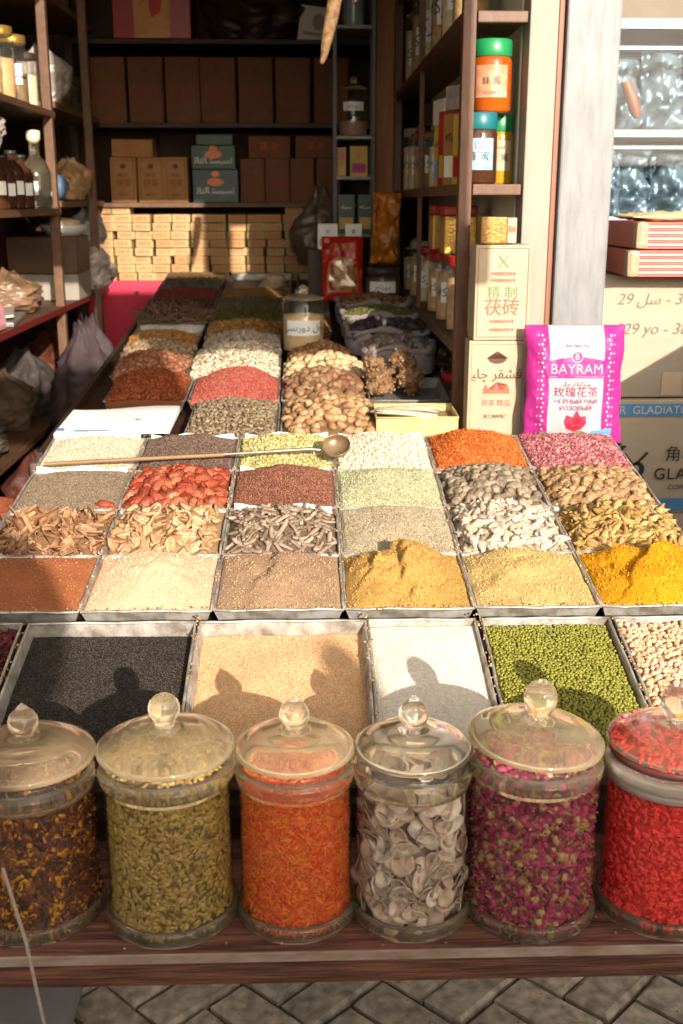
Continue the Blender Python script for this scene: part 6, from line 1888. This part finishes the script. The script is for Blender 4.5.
# ================================================================== WIRE RACK, PACKETS, HANGING GOURD
rk = thing('wire_rack', 'narrow dark metal rack standing at the back of the table', 'rack', (0, 0, 0))
zt = zC(5.0) - .048
for (x, y) in ((.112, 4.93), (.275, 4.93), (.112, 5.08), (.275, 5.08)):
    part('post', MB().box((x, y, zt), (x + .014, y + .014, 2.72)), BLACKM, rk)
for z in (1.46, 1.70, 1.865, 2.30):
    part('shelf', MB().box((.127, 4.93, z - .012), (.274, 5.093, z)), surf('rack shelf', (.20, .19, .17), rough=.5, metal=.4), rk)
fade_jar('clear glass jar with a white label on the middle of the wire rack', (.20, 5.01, 1.866), .062, .22, surf('rack jar goods', (.40, .24, .16), (.22, .12, .08), scale=30), .06, True, UY2, lw=.75, lh=.035, lz=.12)
bottle('pale bluish bottle on the top of the wire rack', (.20, 5.01, 2.301), .045, .30, surf('bluish bottle', (.20, .26, .26), rough=.15), False, None)
for (x, z, w, h, mt, pm, lab) in ((.148, 1.701, .040, .12, ORANGEBAG, YELLOW, 'slim orange packet on the wire rack'), (.222, 1.701, .075, .125, YELLOW, MAGENTA, 'yellow and pink packet on the wire rack')):
    pack(lab, (x, 4.985, z), (w, .05, h), mt, '\u8336', INKRED, 0, panel=pm, ts=.025, group='packets on the wire rack')
for (x, z, w, h, mt, lab) in ((.168, 1.461, .075, .165, GREENBOX, 'green box on the lower rack shelf, left one'), (.250, 1.461, .062, .165, GREENBOX, 'green box on the lower rack shelf, right one')):
    pack(lab, (x, 4.985, z), (w, .05, h), mt, UY3, PAPER, 0, panel=YELLOW, ts=.02, group='green boxes on the wire rack', cat='box')
for (x, w, lab) in ((.085, .085, 'white and yellow card box beside the rack, left one'), (.195, .07, 'white and yellow card box beside the rack, right one')):
    pack(lab, (x, 4.86, 1.40), (w, .05, .105), PAPER, '\u8336', INKBLACK, 0, panel=YELLOW, ts=.02, group='card boxes beside the rack', cat='box')
tag(part('crate', MB().box((.0, 4.80, 1.195), (.235, 4.92, 1.3985), bev=.004), DARKWOOD, None), 'dark wooden crate behind the red packet', 'crate')
t = thing('red_packet', 'red foil packet with a clear window leaning at the end of the sacks', 'packet', (.142, 4.62, 1.20), (R(-9), 0, R(2)))
pw_, ph_ = .172, .262
part('foil', pillow(pw_, ph_, .026, 20, 26, .008, narrow=.03), REDBAG, t)
pf = lambda x, z: -(pillow_y(x, z, pw_, ph_, .026, .008) + .0018)
GOODS = surf('golden dried goods', (.60, .34, .08), (.30, .10, .02), scale=34, rough=.5, bump=.8, bscale=60)
part('window', flat_print([[(-.062, .035), (.062, .035), (.066, .10), (.055, .155), (.02, .175), (-.02, .175), (-.055, .155), (-.066, .10)]], GOODS, .0012, f=pf, sub=4), GOODS, t)
part('film', flat_print([[(-.060, .037), (.060, .037), (.063, .10), (.052, .152), (.02, .171), (-.02, .171), (-.052, .152), (-.063, .10)]], CLEARFILM, .0030, f=pf, sub=4), CLEARFILM, t)
text('\u7ea2\u67a3\u8336', .034, GOLD, t, (0, 0, .215), warp=lambda x, z: pf(x, z) - .0012)
text('\u65b0\u7586\u7279\u4ea7', .020, GOLD, t, (0, 0, .112), warp=lambda x, z: pf(x, z) - .0042)
tag(part('orange_bag', pillow(.118, .285, .042, 26, 44, .022, narrow=.10), ORANGEBAG, None, (.312, 4.66, 1.349), (0, R(3), R(8))), 'tall orange foil bag standing on the dark labelled jar', 'bag')

g = [(.096, 3.62, 2.26), (.088, 3.62, 2.19), (.076, 3.62, 2.13), (.062, 3.62, 2.07), (.052, 3.62, 2.02), (.046, 3.62, 2.005)]
t = thing('dried_gourd', 'spotted dried snake-like gourd hanging at the top of the shop', 'gourd', (0, 0, 0))
part('body', MB().tube(g, [.017, .022, .021, .017, .010, .006], 12), surf('spotted gourd', (.34, .19, .085), (.06, .028, .013), scale=52, rough=.7, bump=.6, bscale=60), t)
part('string', MB().tube([(.096, 3.62, 2.255), (.10, 3.62, 2.79)], .002, 5), ROPE, t)
t = thing('dried_gourd', 'pale dried gourd tip hanging right of the spotted one', 'gourd', (0, 0, 0))
part('body', MB().tube([(.125, 3.66, 2.27), (.138, 3.66, 2.22), (.152, 3.66, 2.185)], [.014, .012, .006], 10), surf('pale gourd', (.55, .40, .30), (.40, .27, .18), rough=.8), t)
part('string', MB().tube([(.125, 3.66, 2.265), (.12, 3.66, 2.79)], .002, 5), ROPE, t)
tag(part('card_scrap', MB().box((-.55, 1.075, .60), (-.344, 1.08, .650), rot=Euler((0, R(3), 0))), CARTON, None), 'torn piece of brown cardboard at the lower left corner', 'cardboard')

# ================================================================== LIGHT, SKY, CAMERA
AZ, EL = R(17), R(18.5)
d = Vector((-math.sin(AZ) * math.cos(EL), math.cos(AZ) * math.cos(EL), -math.sin(EL)))
sun = bpy.data.lights.new('sun', 'SUN')
sun.energy = 3.55
sun.angle = R(.5)
sun.color = (1., .91, .79)
so = bpy.data.objects.new('sun', sun)
COL.objects.link(so)
so.rotation_euler = d.to_track_quat('-Z', 'Y').to_euler()
so.location = -d * 20
w = bpy.data.worlds.new('World')
scene.world = w
w.use_nodes = True
nt = w.node_tree
nt.nodes.clear()
sky = nt.nodes.new('ShaderNodeTexSky')
sky.sky_type = 'NISHITA'
sky.sun_disc = False
sky.sun_elevation = EL
sky.sun_rotation = math.atan2(-d.x, -d.y)
sky.dust_density = 2.
bg = nt.nodes.new('ShaderNodeBackground')
bg.inputs[1].default_value = .142
wo = nt.nodes.new('ShaderNodeOutputWorld')
hs = nt.nodes.new('ShaderNodeHueSaturation')
hs.inputs['Saturation'].default_value = .40
tint = nt.nodes.new('ShaderNodeMix')
tint.data_type = 'RGBA'
tint.blend_type = 'MULTIPLY'
tint.inputs[0].default_value = 1.
tint.inputs[7].default_value = (1.07, .99, .87, 1)
nt.links.new(sky.outputs[0], hs.inputs['Color'])
nt.links.new(hs.outputs[0], tint.inputs[6])
nt.links.new(tint.outputs[2], bg.inputs[0])
nt.links.new(bg.outputs[0], wo.inputs[0])

cam = bpy.data.cameras.new('camera')
cam.sensor_fit = 'VERTICAL'
cam.sensor_height = 36.
cam.lens = 1100 / 1024 * 36
cam.clip_start = .05
cam.clip_end = 300
cam.dof.use_dof = True
cam.dof.focus_distance = 1.95
cam.dof.aperture_fstop = 6.3
co = bpy.data.objects.new('camera', cam)
COL.objects.link(co)
co.location = (0, 0, 1.6)
co.rotation_euler = (R(90 - 15.8), 0, R(-1.7))
scene.camera = co
scene.view_settings.view_transform = 'Standard'
scene.view_settings.look = 'None'
scene.view_settings.exposure = 1.3
scene.view_settings.gamma = 1
scene.view_settings.use_curve_mapping = False
scene.render.engine = 'CYCLES'
cy = scene.cycles
cy.use_denoising = True
cy.max_bounces = 10
cy.diffuse_bounces = 4
cy.glossy_bounces = 4
cy.transmission_bounces = 10
cy.transparent_max_bounces = 16
cy.sample_clamp_indirect = 6
cy.caustics_refractive = True
